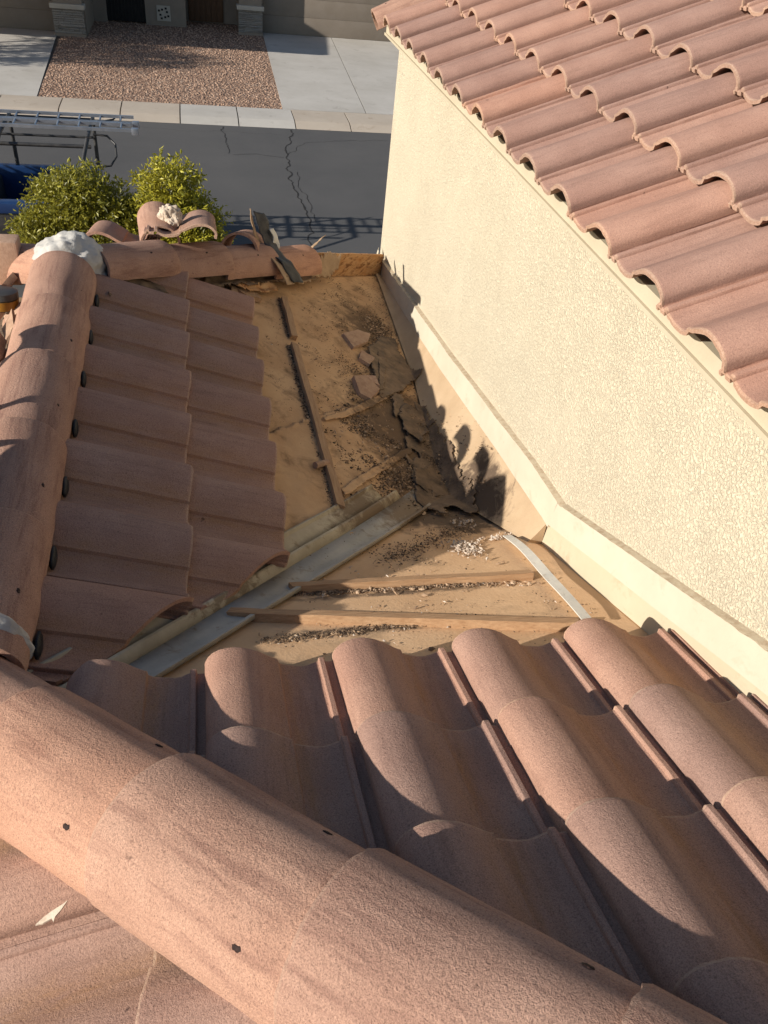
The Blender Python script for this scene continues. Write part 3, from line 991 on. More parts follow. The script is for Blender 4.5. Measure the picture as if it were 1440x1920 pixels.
# jug on the tailgate side
bm = bmesh.new()
prof_j = [(0.0, 0), (0.075, 0), (0.085, 0.02), (0.085, 0.15), (0.07, 0.2), (0.03, 0.235), (0.025, 0.26), (0.028, 0.27), (0.028, 0.285), (0.0, 0.285)]
vv, ff = [], []
for r_, z_ in prof_j:
    for j in range(20):
        a = 2 * math.pi * j / 20
        vv.append(Vector((-0.70 + math.cos(a) * r_, 12.55 + math.sin(a) * r_ * 0.85, -3.70 + z_ * 1.6)))
for i in range(len(prof_j) - 1):
    for j in range(20):
        ff.append((i * 20 + j, i * 20 + (j + 1) % 20, (i + 1) * 20 + (j + 1) % 20, (i + 1) * 20 + j))
bm.free()
jug = thing('jug', 'pale plastic jug standing on the truck bumper behind the shrubs', 'jug', (-0.70, 12.55, -3.70))
obj('bottle', vv, ff, M['jug'], jug, 50)
g = tube_geo([(-0.60, 12.5, -3.40), (-0.575, 12.49, -3.44), (-0.575, 12.49, -3.52), (-0.61, 12.5, -3.56)], 0.012, 8)
obj('handle', g[0], g[1], M['jug'], jug, 50)

# ================================================================== THE TALL HOUSE PART (right)
SU = 0.52
CU = 1 / math.sqrt(1 + SU * SU)
up_v = Vector((-CU, 0, -SU * CU))
up_n = Vector((-SU * CU, 0, CU))
EX, EZ = 1.83, 0.607
WX = 1.95                        # stucco face
YC = 4.44                        # far corner of the wall
tall = thing('stucco_house', 'cream stucco house wall on the right with its own tiled roof above', 'house', (3.5, 1, G))
box('wall', (WX, 6.2, -3.5, YC, G - 0.05, 0.60), M['stucco'], tall)
v, f = join_geo(box_geo(1.868, 1.90, -3.6, YC + 0.03, 0.566, 0.622), box_geo(1.858, 1.867, -3.6, YC + 0.03, 0.568, 0.580))
obj('fascia', v, f, M['fascia'], tall)
box('soffit', (1.902, WX - 0.003, -3.6, YC, 0.57, 0.59), M['cream'], tall)
# sheathing of the upper roof
def upP(x, y, h=0.0):
    return Vector((x, y, EZ + SU * (x - EX))) + up_n * h
vs = []
for h in (-0.10, -0.065):
    for x, y in ((1.905, -3.6), (5.2, -3.6), (5.2, YC + 0.02), (1.905, YC + 0.02)):
        vs.append(upP(x, y, h))
obj('roof_sheathing', vs, [(0, 3, 2, 1), (4, 5, 6, 7), (0, 1, 5, 4), (1, 2, 6, 5), (2, 3, 7, 6), (3, 0, 4, 7)], M['black'], tall)
for c in range(10):
    x = EX + c * 0.33 * CU
    for k in range(-3, 13):
        y = 0.4353 + k * 0.305 - 0.02 * c
        o = bpy.data.objects.new('roof_tile', TILE_UP[random.randrange(5)])
        COL.objects.link(o)
        o.matrix_basis = tile_matrix(up_v, up_n, upP(x, y), 0.030, 0.125)
        adopt(o, tall)
for c in range(9):
    x = EX - 0.02 + c * 0.40 * CU
    place_cap(tall, up_v, upP(x, YC - 0.02, 0.015), holes=((-20, -0.1),), up=Vector((0, 0.25, 1)), name='rake_cap', scale=0.8)

# flashings along the wall: step from the far side down the dead valley, then up along the near slope
def deckz(x, y):
    return max(-S * x, -S * y) - 0.013
def lerp_tab(tab, y):
    for (a, za), (b, zb) in zip(tab, tab[1:]):
        if a <= y <= b:
            return za + (zb - za) * (y - a) / (b - a)
    return tab[0][1] if y < tab[0][0] else tab[-1][1]
BOT = [(1.20, -0.405), (1.65, -0.465), (2.65, -0.62), (4.40, -0.84)]
TOP = [(1.12, -0.285), (1.41, -0.315), (2.57, -0.50), (4.40, -0.745)]
def strip(name, xs, lo, hi, y0, y1, n, mat, th=0.006, ragged=0.0, seed=0):
    v, f = [], []
    for i in range(n + 1):
        y = y0 + (y1 - y0) * i / n
        a, b = lo(y), hi(y)
        w = noise.noise(Vector((y * 3, seed, 0))) * 0.003
        rg_ = ragged * noise.noise(Vector((y * 25, seed, 3))) + ragged * 0.6 * noise.noise(Vector((y * 80, seed, 3)))
        v += [Vector((xs[0] + w, y, a + rg_)), Vector((xs[1] + w, y, b)), Vector((xs[1] + w + th, y, b)), Vector((xs[0] + w + th, y, a + rg_))]
    for i in range(n):
        for q in range(4):
            f.append((4 * i + q, 4 * i + (q + 1) % 4, 4 * i + 4 + (q + 1) % 4, 4 * i + 4 + q))
    f += [(0, 1, 2, 3), tuple(4 * n + q for q in (3, 2, 1, 0))]
    bm = bmesh.new()
    vs = [bm.verts.new(p) for p in v]
    for q in f:
        bm.faces.new([vs[i] for i in q])
    bmesh.ops.recalc_face_normals(bm, faces=bm.faces)
    return from_bm(name, bm, M[mat], tall, 40)
M['upstand'] = simple('upstand_paint', (0.47, 0.40, 0.28), (0.52, 0.445, 0.32), 4, 4, 0.0006, 120, 0.65, dark=(0.36, 0.28, 0.18), dscale=8, dlo=0.56, dhi=0.8, rand=False)
strip('counter_flashing', (1.918, 1.930), lambda y: lerp_tab(BOT, y) - 0.004, lambda y: lerp_tab(TOP, y), 1.155, 4.41, 60, 'cream', 0.012)
strip('counter_flashing', (1.914, 1.928), lambda y: -S * y + 0.088, lambda y: -S * y + 0.185, -1.6, 1.150, 40, 'cream', 0.012)
strip('wall_upstand', (1.922, 1.934), lambda y: -S * y - 0.045, lambda y: -S * y + 0.10, -1.6, 1.205, 60, 'upstand', 0.008, 0.004, 2)
M['weep'] = simple('weep_grit', (0.50, 0.42, 0.30), (0.36, 0.26, 0.17), 45, 6, 0.002, 90, lo=0.45, hi=0.7, rand=False)
# grit caught on top of the flashing
strip('weep_ledge', (1.926, 1.956), lambda y: lerp_tab(TOP, y) + 0.001, lambda y: lerp_tab(TOP, y) + 0.006, 1.12, 4.41, 160, 'weep', 0.012, 0.004, 7)
strip('weep_ledge', (1.926, 1.956), lambda y: -S * y + 0.186, lambda y: -S * y + 0.193, -1.6, 1.12, 160, 'weep', 0.012, 0.005, 8)
def pan_xb(y):
    xb = 1.75 + 0.08 * min(1, max(0, (y - 2.0) / 0.8)) + 0.06 * max(0, y - 2.8) / 1.6
    if y < 1.75:
        xb += (1.75 - y) * 0.20
    return xb
# sanded pan that lifts from the deck to the wall
v, f = [], []
N, K = 70, 14
for i in range(N + 1):
    y = 1.17 + (4.36 - 1.17) * i / N
    xb = pan_xb(y)
    zt = lerp_tab(BOT, y) + 0.004
    for j in range(K + 1):
        t = j / K
        x = xb + (1.926 - xb) * t
        z0 = deckz(xb, y) + 0.010
        z = z0 + (zt - z0) * (t ** 1.25)
        v.append(Vector((x - 0.002, y, z + 0.004 * noise.noise(Vector((x * 9, y * 5, 1))))))
for i in range(N):
    for j in range(K):
        f.append((i * (K + 1) + j, i * (K + 1) + j + 1, (i + 1) * (K + 1) + j + 1, (i + 1) * (K + 1) + j))
f.append(tuple(range(K, -1, -1)) + (len(v), len(v) + 1))
v += [Vector((v[0].x, v[0].y, v[0].z - 0.03)), Vector((v[K].x, v[K].y, v[0].z - 0.03))]
pan = obj('pan_flashing', v, f, M['pan'], tall, 60)

# ================================================================== THE LOW ROOF
low = thing('garage_roof', 'low hip roof of pinkish tiles with a stripped bare patch against the wall', 'roof', (0.24, 0.24, -0.1))
# body of the garage below it
box('wall', (-2.9, 1.90, -3.4, 4.25, G - 0.05, -1.62), M['stucco'], low)


def inside(p, poly):
    c = False
    x, y = p
    for i in range(len(poly)):
        x1, y1 = poly[i]
        x2, y2 = poly[i - 1]
        if (y1 > y) != (y2 > y) and x < (x2 - x1) * (y - y1) / (y2 - y1) + x1:
            c = not c
    return c


def edge_dist(p, poly):
    best = 9
    P = Vector(p)
    for i in range(len(poly)):
        a, b = Vector(poly[i - 1]), Vector(poly[i])
        ab = b - a
        t = max(0, min(1, (P - a).dot(ab) / max(ab.length_squared, 1e-9)))
        best = min(best, (P - a - ab * t).length)
    return best


def sheet(name, pl, poly, res, h0, amp, mat, parent, curl=0.0, cw=0.05, jag=0.0, seed=0, freq=5, fold=None, zf=None, th=0.0022, tear=None):
    xs = [p[0] for p in poly]
    ys = [p[1] for p in poly]
    nx = int((max(xs) - min(xs)) / res) + 2
    ny = int((max(ys) - min(ys)) / res) + 2
    bm = bmesh.new()
    vt = {}

    def vert(i, j):
        if (i, j) not in vt:
            x = min(xs) + i * res
            y = min(ys) + j * res
            q = Vector((x * freq, y * freq, seed * 3.7))
            h = h0 + amp * (0.5 + noise.noise(q)) + amp * 0.35 * noise.noise(q * 3.1)
            if curl:
                d = edge_dist((x, y), poly)
                if d < cw:
                    cc = (1 - d / cw) ** 2
                    h += curl * cc * (0.5 + noise.noise(Vector((x * 4, y * 4, seed + 11))) * 1.1)
            if fold:
                h += fold(x, y)
            P = on(pl, x, y, max(h, h0 * 0.6)) if not zf else Vector((x, y, zf(x, y) + max(h, h0 * .6)))
            vt[(i, j)] = bm.verts.new(P)
        return vt[(i, j)]
    for i in range(nx):
        for j in range(ny):
            cx = min(xs) + (i + 0.5) * res
            cy = min(ys) + (j + 0.5) * res
            if jag:
                cx2 = cx + jag * noise.noise(Vector((cx * 13, cy * 13, seed))) + jag * .5 * noise.noise(Vector((cx * 50, cy * 50, seed)))
                cy2 = cy + jag * noise.noise(Vector((cx * 13, cy * 13, seed + 5))) + jag * .5 * noise.noise(Vector((cx * 50, cy * 50, seed + 5)))
            else:
                cx2, cy2 = cx, cy
            if inside((cx2, cy2), poly) and not (tear and tear(cx, cy)):
                bm.faces.new((vert(i, j), vert(i + 1, j), vert(i + 1, j + 1), vert(i, j + 1)))
    bm.normal_update()
    bmesh.ops.reverse_faces(bm, faces=[q for q in bm.faces if q.normal.z < 0])
    o = from_bm(name, bm, M[mat] if isinstance(mat, str) else mat, parent, 60)
    sm = o.modifiers.new('thickness', 'SOLIDIFY')
    sm.thickness = th
    sm.offset = -1
    return o


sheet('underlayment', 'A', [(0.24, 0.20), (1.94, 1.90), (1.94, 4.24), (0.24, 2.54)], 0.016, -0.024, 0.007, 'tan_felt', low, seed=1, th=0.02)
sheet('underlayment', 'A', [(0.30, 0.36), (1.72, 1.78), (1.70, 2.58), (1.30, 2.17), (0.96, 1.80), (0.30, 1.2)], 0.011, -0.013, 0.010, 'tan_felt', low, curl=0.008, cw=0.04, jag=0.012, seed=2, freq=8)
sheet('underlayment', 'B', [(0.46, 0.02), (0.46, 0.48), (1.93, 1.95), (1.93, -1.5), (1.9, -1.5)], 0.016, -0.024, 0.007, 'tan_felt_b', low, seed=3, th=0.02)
# sheathing of the far and left slopes
vs = [on('D', RIDGE, 2.52, -0.10), on('D', RIDGE, 0.24, -0.10), on('D', 2.0, -1.52, -0.10), on('D', 2.0, -3.4, -0.10), on('D', -3.0, -3.4, -0.10), on('D', -3.0, 4.9, -0.10), on('D', -2.2, 4.9, -0.10)]
obj('sheathing', vs, [tuple(range(len(vs)))], M['felt_dark'], low)
vs = [on('C', RIDGE, 2.54, -0.03), on('C', 1.93, 4.23, -0.03), on('C', 1.93, 4.8, -0.03), on('C', -2.1, 4.8, -0.03)]
obj('sheathing', vs, [tuple(range(len(vs)))], M['felt_dark'], low)

HIPN = Vector((1, 1, 0)).normalized()
cutB = [((0.26, 0.26, 0), HIPN)]
cutE = [((0.215, 0.215, 0), -HIPN)]
VALN = Vector((-1, 1, 0)).normalized()
# near slope, running down away from the camera
for j in range(6):
    for k in range(-3, 4):
        y = 0.372 - j * 0.345 * CS
        x = 0.98 + k * 0.305 - 0.279
        if x + 0.33 + y < 0.3:
            continue
        cs = list(cutB)
        if j == 0 and k < 0:
            cs.append(((0.0, -0.04, 0), -VALN))
        place_tile(low, 'B', x, y, cs)
# slope under the left ridge
for c, (xt, p0, ks) in enumerate(((0.65, 2.3826, range(-1, 7)), (0.95, 2.6787, range(0, 7)))):
    for k in ks:
        place_tile(low, 'A', xt, p0 - k * 0.305 + 0.1745, [((0, 0.045, 0), VALN), ((0, 2.24, 0), -VALN)], lift=0.016)
# slope falling to the left
for j, xt in enumerate((1.245, 0.925, 0.605, 0.285, -0.035, -0.355)):
    for k in range(-5, 9):
        y = -0.2 + k * 0.305
        if xt - 0.4 + y > 0.5 and y < 0.3:
            continue
        if y > 0.2 and xt > -0.01:
            continue
        if y > 1.55 and xt < -0.1:
            continue
        cs = list(cutE) if y < 0.5 else [((0.19, 0, 0), Vector((-1, 0, 0)))]
        place_tile(low, 'D', xt, y, cs, lift=-0.028)
# some tiles left on the far slope
for j in range(2):
    for k in range(-4, 3):
        place_tile(low, 'C', 0.4 + k * 0.305, 4.75 - j * 0.32, [])

# ridge, hips
hipv = Vector((-1, 1, -S))
for t in (1.48, 1.20, 0.92, 0.64, 0.36, 0.09):
    p = Vector((0.25 + t, 0.25 - t, -S * 0.25 + S * t + 0.026))
    place_cap(low, hipv, p, holes=((48, -0.30), (-46, -0.30)), scale=1.12)
place_cap(low, hipv, Vector((0.25 - 0.175, 0.25 + 0.175, -S * 0.25 - S * 0.175 + 0.040)), holes=(), scale=1.10)
for y in (0.84, 1.25, 1.66, 2.07, 2.46):
    place_cap(low, Vector((0, 1, 0)), (0.185 + random.uniform(-.004, .004), y, -0.062), holes=((50, -0.26),), scale=1.0)
fh = Vector((1, 1, -S))
for x in (1.33, 1.07, 0.81, 0.56):
    place_cap(low, fh, (x, x + 2.30, -S * x + 0.062), holes=((40, -0.16),), scale=0.93 + random.uniform(-.03, .03), tilt=0.062, roll=R(random.uniform(-4, 4)))
lh = Vector((-1, 1, -S))
for t in (0.24, 0.52, 0.80, 1.08, 1.36):
    place_cap(low, lh, (0.18 - t, 2.54 + t, -S * (0.24 + t) + 0.03), holes=((-30, -0.2),), scale=0.95)
# closure boards under the caps, coloured dark to keep the gaps shaded
box('ridge_board', (0.15, 0.262, 0.40, 2.50, -0.16, -0.02), M['black'], low)
g = join_geo(tube_geo([(0.24, 2.54, -0.08), (1.30, 3.60, -S * 1.30 - 0.01)], 0.045, 8))
obj('hip_board_core', g[0], g[1], M['felt_dark'], low)
g = tube_geo([(0.26, 0.22, -0.09), (2.0, -1.52, S * 1.52 + 0.0)], 0.05, 8)
obj('hip_board_core', g[0], g[1], M['black'], low)
# foam closures showing as black crescents in the pans beside the ridge
for k in range(-1, 7):
    yc = 2.3826 - k * 0.305 - 0.055
    P = on('A', 0.305, yc, 0.030)
    bm = bmesh.new()
    bmesh.ops.create_icosphere(bm, subdivisions=2, radius=1)
    for q in bm.verts:
        q.co = P + Vector((q.co.x * 0.010, q.co.y * 0.042, q.co.z * 0.026))
    from_bm('closure', bm, M['black'], low, 70)


# mortar
def mortar(name, c, rad, mat, parent, seed, zmin=-0.2, sub=5, amp=0.16, rot=None):
    bm = bmesh.new()
    bmesh.ops.create_icosphere(bm, subdivisions=sub, radius=1)
    for q in bm.verts:
        d = q.co.copy()
        n = noise.noise(d * 1.7 + Vector((seed, 0, 0))) * amp + noise.noise(d * 5 + Vector((seed, 3, 0))) * amp * 0.4
        n += abs(noise.noise(Vector((d.x * 3 + d.z * 4, d.y * 9, seed)))) * amp * 0.5
        n += noise.noise(d * 14 + Vector((seed, 1, 7))) * amp * 0.12 + noise.noise(d * 30) * amp * 0.04
        q.co = d * (1 + n)
        if q.co.z < zmin:
            q.co.z = zmin
        q.co = Vector((q.co.x * rad[0], q.co.y * rad[1], q.co.z * rad[2]))
    bmesh.ops.transform(bm, matrix=(Matrix.Translation(c) @ (rot or Matrix())), verts=bm.verts)
    return from_bm(name, bm, M[mat], parent, 50)


mortar('mortar', Vector((0.195, 2.575, -0.055)), (0.155, 0.128, 0.128), 'mortar_w', low, 3, amp=0.17)
mo = mortar('mortar', Vector((0.17, 0.47, -0.07)), (0.142, 0.05, 0.145), 'mortar_w', low, 6, amp=0.08)

# valley metal
def valley(name, sec, t0, t1, n, mat, bend=0.0):
    v, f = [], []
    K = len(sec)
    for i in range(n + 1):
        t = t0 + (t1 - t0) * i / n
        for w, h in sec:
            far = max(0, (t - 1.25)) ** 2 * bend
            tt_ = t + 0.02 * noise.noise(Vector((w * 30, i * 0.01, 1))) * (1 if i in (0, n) else 0)
            ww = w - 0.040 + 0.055 * (t - 0.4) + far
            base = -S * tt_ + S * abs(ww) * (1 if ww > 0 else 1)
            v.append(Vector((tt_ - ww, tt_ + ww, base + h - 0.003 + 0.003 * noise.noise(Vector((t * 4, w * 9, 2))))))
    for i in range(n):
        for j in range(K - 1):
            f.append((i * K + j, (i + 1) * K + j, (i + 1) * K + j + 1, i * K + j + 1))
    o = obj(name, v, f, M[mat], low, 30)
    sm = o.modifiers.new('thickness', 'SOLIDIFY')
    sm.thickness = 0.0015
    return o


valley('valley_flashing', [(0.112, 0.012), (0.108, 0.012), (0.104, 0.0), (0.058, 0.0)], 0.22, 1.50, 30, 'galv_tan', 0.06)
valley('valley_rib', [(0.0578, 0.0), (0.053, 0.022), (0.049, 0.022), (0.034, 0.002)], 0.22, 1.56, 30, 'galv_tan', 0.06)
valley('valley_flashing', [(0.0338, 0.002), (0.0, 0.004), (-0.030, 0.002), (-0.033, 0.014), (-0.040, 0.014), (-0.042, 0.0)], 0.22, 1.66, 30, 'galv', 0.06)


# battens
def batten(name, pl, a, b, w, h, mat, parent, lift=-0.014, rough=0.002, seed=0, split=True):
    a, b = Vector(a), Vector(b)
    n = 24
    d = (b - a)
    q = Vector((-d.y, d.x)).normalized() * w / 2
    v, f = [], []
    for i in range(n + 1):
        p = a + d * i / n
        nz = noise.noise(Vector((i * 0.7, seed, 0))) * rough
        if split and i in (0, n):
            nz *= 4
        off = q.normalized() * noise.noise(Vector((i * 0.13, seed, 7))) * 0.006
        for sgn, hh in ((1, 0), (1, h), (-1, h), (-1, 0)):
            pp = p + q * sgn + off
            if i in (0, n):
                pp = pp + d.normalized() * noise.noise(Vector((sgn * 3, hh * 90, seed + i))) * 0.025
            v.append(on(pl, pp.x, pp.y, lift + hh + nz * (1 if hh else 0)))
    for i in range(n):
        for k in range(4):
            f.append((4 * i + k, 4 * i + (k + 1) % 4, 4 * i + 4 + (k + 1) % 4, 4 * i + 4 + k))
    f += [(3, 2, 1, 0), tuple(4 * n + k for k in range(4))]
    bm = bmesh.new()
    vs = [bm.verts.new(p) for p in v]
    for k in f:
        bm.faces.new([vs[i] for i in k])
    bmesh.ops.recalc_face_normals(bm, faces=bm.faces)
    return from_bm(name, bm, M[mat], parent, 35)


batten('batten', 'A', (1.160, 3.17), (1.168, 2.745), 0.032, 0.028, 'wood_y', low, seed=1)
batten('batten', 'A', (1.160, 2.66), (1.206, 1.43), 0.032, 0.028, 'wood_y', low, seed=2)
batten('batten', 'A', (0.892, 3.05), (0.892, 2.60), 0.032, 0.028, 'wood_y', low, seed=3)
batten('batten', 'B', (0.955, 0.905), (1.755, 0.880), 0.030, 0.026, 'wood', low, seed=4)
batten('batten', 'B', (0.772, 0.752), (1.742, 0.520), 0.032, 0.028, 'wood', low, seed=5)
# bare board standing along the far hip
a, b = Vector((1.33, 3.66)), Vector((1.925, 4.255))
v = []
for i in range(13):
    p = a.lerp(b, i / 12)
    q = Vector((1, -1)).normalized() * 0.009
    top = 0.125 + 0.004 * noise.noise(Vector((i * .5, 1, 1)))
    for sg, hh in ((1, -0.04), (1, top), (-1, top), (-1, -0.04)):
        v.append(Vector((p.x + q.x * sg, p.y + q.y * sg, -S * p.x + hh)))
f = [(4 * i + k, 4 * i + (k + 1) % 4, 4 * i + 4 + (k + 1) % 4, 4 * i + 4 + k) for i in range(12) for k in range(4)] + [(3, 2, 1, 0), (48, 49, 50, 51)]
o = obj('hip_board', v, f, M['board'], low)

# torn felt of the dead valley
def fz(x, y):
    base = deckz(x, y) + 0.012
    # follow the pan up towards the wall
    xb = pan_xb(y)
    if x > xb:
        zt = lerp_tab(BOT, y)
        base = max(base, (deckz(xb, y) + 0.010) + (zt - deckz(xb, y)) * (min(1, (x - xb) / (1.926 - xb)) ** 1.25) + 0.008)
    return base
def torn(name, poly, seed, amp=0.010, curl=0.014, mat='felt_dark', res=0.007, jag=0.020, cw=0.03, freq=7, fold=None, tear=None):
    return sheet(name, 'A', poly, res, 0.003, amp, mat, low, curl=curl, cw=cw, jag=jag, seed=seed, freq=freq, zf=fz, fold=fold, tear=tear)
torn('torn_felt', [(1.60, 2.95), (1.72, 3.20), (1.80, 3.20), (1.80, 3.0), (1.86, 2.80), (1.70, 2.57), (1.57, 2.43), (1.56, 2.48)], 21)
torn('torn_felt', [(1.56, 1.64), (1.60, 1.82), (1.59, 1.98), (1.63, 2.10), (1.61, 2.30), (1.65, 2.53), (1.73, 2.52), (1.81, 2.46), (1.80, 2.28), (1.815, 2.05), (1.80, 1.86), (1.82, 1.66), (1.79, 1.52), (1.68, 1.48)], 22, 0.009, 0.010,
     tear=lambda x, y: noise.noise(Vector((x * 9, y * 6, 4.2))) + 0.5 * noise.noise(Vector((x * 30, y * 24, 2.2))) > 0.27)
torn('torn_felt', [(1.63, 2.30), (1.70, 2.44), (1.78, 2.40), (1.77, 2.24), (1.70, 2.10), (1.65, 2.16)], 28, 0.010, 0.024)
torn('torn_felt', [(1.60, 1.84), (1.70, 1.92), (1.78, 1.86), (1.75, 1.74), (1.66, 1.68), (1.59, 1.74)], 23, 0.012, 0.016)
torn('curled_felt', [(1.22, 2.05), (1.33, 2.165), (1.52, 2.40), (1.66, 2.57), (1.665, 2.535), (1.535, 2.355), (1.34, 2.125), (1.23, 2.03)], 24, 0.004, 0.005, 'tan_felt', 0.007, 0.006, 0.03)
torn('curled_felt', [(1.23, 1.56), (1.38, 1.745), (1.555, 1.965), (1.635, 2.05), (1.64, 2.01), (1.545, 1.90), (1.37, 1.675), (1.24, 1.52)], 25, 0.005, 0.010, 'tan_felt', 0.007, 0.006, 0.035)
torn('curled_felt', [(1.66, 3.02), (1.70, 3.02), (1.67, 2.80), (1.60, 2.52), (1.57, 2.50), (1.62, 2.75)], 26, 0.008, 0.014, 'felt_dark', 0.007, 0.006, 0.03)

# ================================================================== LOOSE THINGS
# long white strip of bent metal
sp = []
for i in range(25):
    t = i / 24
    sp.append((Vector((1.793 - 0.028 * t + 0.006 * math.sin(t * 5), 1.19 - 0.68 * t)), 0.018 + 0.008 * math.sin(math.pi * t) + 0.004 * math.sin(t * 9), 0.2 * math.sin(t * 4)))
v, f = [], []
for p, h, tw in sp:
    for wx in (-0.017, 0.017):
        for hh in (0.0, 0.003):
            P = on('B', p.x + wx, p.y, h + hh + wx * math.sin(tw) * 0.6)
            v.append(P)
for i in range(24):
    k = 4 * i
    f += [(k + 1, k + 3, k + 7, k + 5), (k, k + 4, k + 6, k + 2), (k, k + 1, k + 5, k + 4), (k + 2, k + 6, k + 7, k + 3)]
f += [(0, 2, 3, 1), (96, 97, 99, 98)]
tag(obj('metal_strip', v, f, M['white_metal'], None, 40), 'long bent strip of whitish metal lying beside the wall flashing', 'metal strip')

def chunk(name, pl, poly, h0, th, mat, label, cat, group=None, tilt=(0, 0), seed=0):
    n = len(poly)
    cx = sum(p[0] for p in poly) / n
    cy = sum(p[1] for p in poly) / n
    bm = bmesh.new()
    lo, hi = [], []
    for x, y in poly:
        hh = h0 + (x - cx) * tilt[0] + (y - cy) * tilt[1]
        lo.append(bm.verts.new(on(pl, x, y, hh)))
        hi.append(bm.verts.new(on(pl, cx + (x - cx) * 0.95, cy + (y - cy) * 0.95, hh + th)))
    bm.faces.new(list(reversed(lo)))
    bm.faces.new(hi)
    for i in range(n):
        bm.faces.new((lo[i], lo[(i + 1) % n], hi[(i + 1) % n], hi[i]))
    bmesh.ops.recalc_face_normals(bm, faces=bm.faces)
    bmesh.ops.subdivide_edges(bm, edges=bm.edges, cuts=3, use_grid_fill=True)
    for q in bm.verts:
        q.co += Vector((noise.noise(q.co * 60), noise.noise(q.co * 60 + Vector((5, 5, 5))), noise.noise(q.co * 60 + Vector((9, 1, 5))))) * 0.003
    o = from_bm(name, bm, M[mat], None, 30)
    return tag(o, label, cat, group)


gB = 'broken tile pieces on the stripped deck'
chunk('broken_tile', 'A', [(1.462, 3.018), (1.556, 3.11), (1.63, 3.106), (1.599, 3.003), (1.5, 2.888)], -0.005, 0.018, 'dusty_tile', 'largest broken tile piece lying flat, farthest from the camera', 'tile piece', gB, (0.1, 0.05))
chunk('broken_tile', 'A', [(1.536, 2.868), (1.60, 2.816), (1.565, 2.745), (1.515, 2.789)], -0.005, 0.018, 'dusty_tile', 'small pointed tile shard below the largest broken piece', 'tile piece', gB, (0.2, 0.1))
chunk('broken_tile', 'A', [(1.430, 2.521), (1.491, 2.546), (1.556, 2.464), (1.503, 2.375), (1.452, 2.400)], -0.003, 0.024, 'dusty_tile', 'thick angular broken tile piece nearest the curled felt seam', 'tile piece', gB, (0.15, 0.2))
chunk('broken_tile', 'A', [(1.506, 2.60), (1.555, 2.59), (1.567, 2.51), (1.521, 2.545)], 0.0, 0.02, 'broken', 'thin tile sliver tucked behind the thick angular piece', 'tile piece', gB, (0.4, 0.1))
chunk('wood_block', 'A', [(0.90, 3.03), (0.985, 3.11), (1.03, 3.02), (0.95, 2.99)], -0.008, 0.024, 'wood_y', 'short weathered wood offcut beside the far end of the tiles', 'wood block')
# small rolled scrap
g = tube_geo([on('A', 1.135, 1.655, 0.008), on('A', 1.19, 1.70, 0.010)], 0.014, 10)
tag(obj('tile_scrap', g[0], g[1], M['dusty_tile'], None, 50), 'small rounded reddish scrap beside the long batten', 'scrap')

# loose tiles dumped on the far hip
def loose_tile(label, loc, v, n, seed, roll=0.0, flip=False):
    o = bpy.data.objects.new('loose_tile', TILE_ME[seed % 5])
    COL.objects.link(o)
    m = frame(Vector(v), Vector(n), Vector(loc)) @ Matrix.Rotation(roll, 4, 'Y')
    o.matrix_basis = m
    return tag(o, label, 'roof tile', 'loose tiles dumped on the far hip')


loose_tile('loose tile lying arch up on the far hip beside the white mortar', Vector((0.215, 2.88, -0.112)) + Vector((0, 0.97, -0.24)) * 0.42, (0, 0.97, -0.24), (0, 0.24, 0.97), 1)
loose_tile('loose tile lying pan side left in front of the cream-mortared cap', (0.815, 2.90, -0.080), (0, -0.98, 0.20), (0, 0.20, 0.98), 3, R(-6))
pk = thing('mortared_cap_tile', 'loose cap tile with a cream mortar lump standing up from the far hip', 'cap tile', (0.58, 3.05, -0.2), 'loose tiles dumped on the far hip')
o = place_cap(pk, Vector((0.1, -1, -0.05)), (0.555, 2.98, -0.120), holes=(), scale=0.72, mi=1, up=Vector((-0.1, 0.1, 1)), name='cap_tile')
mortar('mortar', Vector((0.605, 3.08, -0.045)), (0.055, 0.05, 0.07), 'mortar_c', pk, 14, zmin=-0.8, amp=0.35)
o = place_cap(None, Vector((0.2, 1, -0.35)), (1.0, 3.60, -0.385), holes=(), scale=0.82, mi=2, name='loose_cap_tile', tilt=0.0)
tag(o, 'loose cap tile lying behind the hip caps next to the black felt strip', 'cap tile', 'loose tiles dumped on the far hip')


def ribbon(path, wdir, w, th=0.003, wob=0.004, seed=0, name='x', mat='felt_black', parent=None, taper=None):
    path = [Vector(p) for p in path]
    fine = []
    for i in range(len(path) - 1):
        p0 = path[max(i - 1, 0)]
        p1, p2 = path[i], path[i + 1]
        p3 = path[min(i + 2, len(path) - 1)]
        for j in range(6):
            t = j / 6
            fine.append(0.5 * ((2 * p1) + (p2 - p0) * t + (2 * p0 - 5 * p1 + 4 * p2 - p3) * t * t + (3 * p1 - p0 - 3 * p2 + p3) * t ** 3))
    fine.append(path[-1])
    n = len(fine)
    wd = Vector(wdir).normalized()
    v, f = [], []
    K = 6
    for i, p in enumerate(fine):
        ww = w * (taper(i / (n - 1)) if taper else 1)
        for j in range(K + 1):
            s_ = (j / K - 0.5) * ww
            q = p + wd * s_
            q = q + Vector((noise.noise(q * 30 + Vector((seed, 0, 0))), noise.noise(q * 30 + Vector((0, seed, 0))), noise.noise(q * 30 + Vector((0, 0, seed))))) * wob
            v.append(q)
    for i in range(n - 1):
        for j in range(K):
            f.append((i * (K + 1) + j, i * (K + 1) + j + 1, (i + 1) * (K + 1) + j + 1, (i + 1) * (K + 1) + j))
    o = obj(name, v, f, M[mat], parent, 60)
    m = o.modifiers.new('thickness', 'SOLIDIFY')
    m.thickness = th
    m.offset = 0
    return o


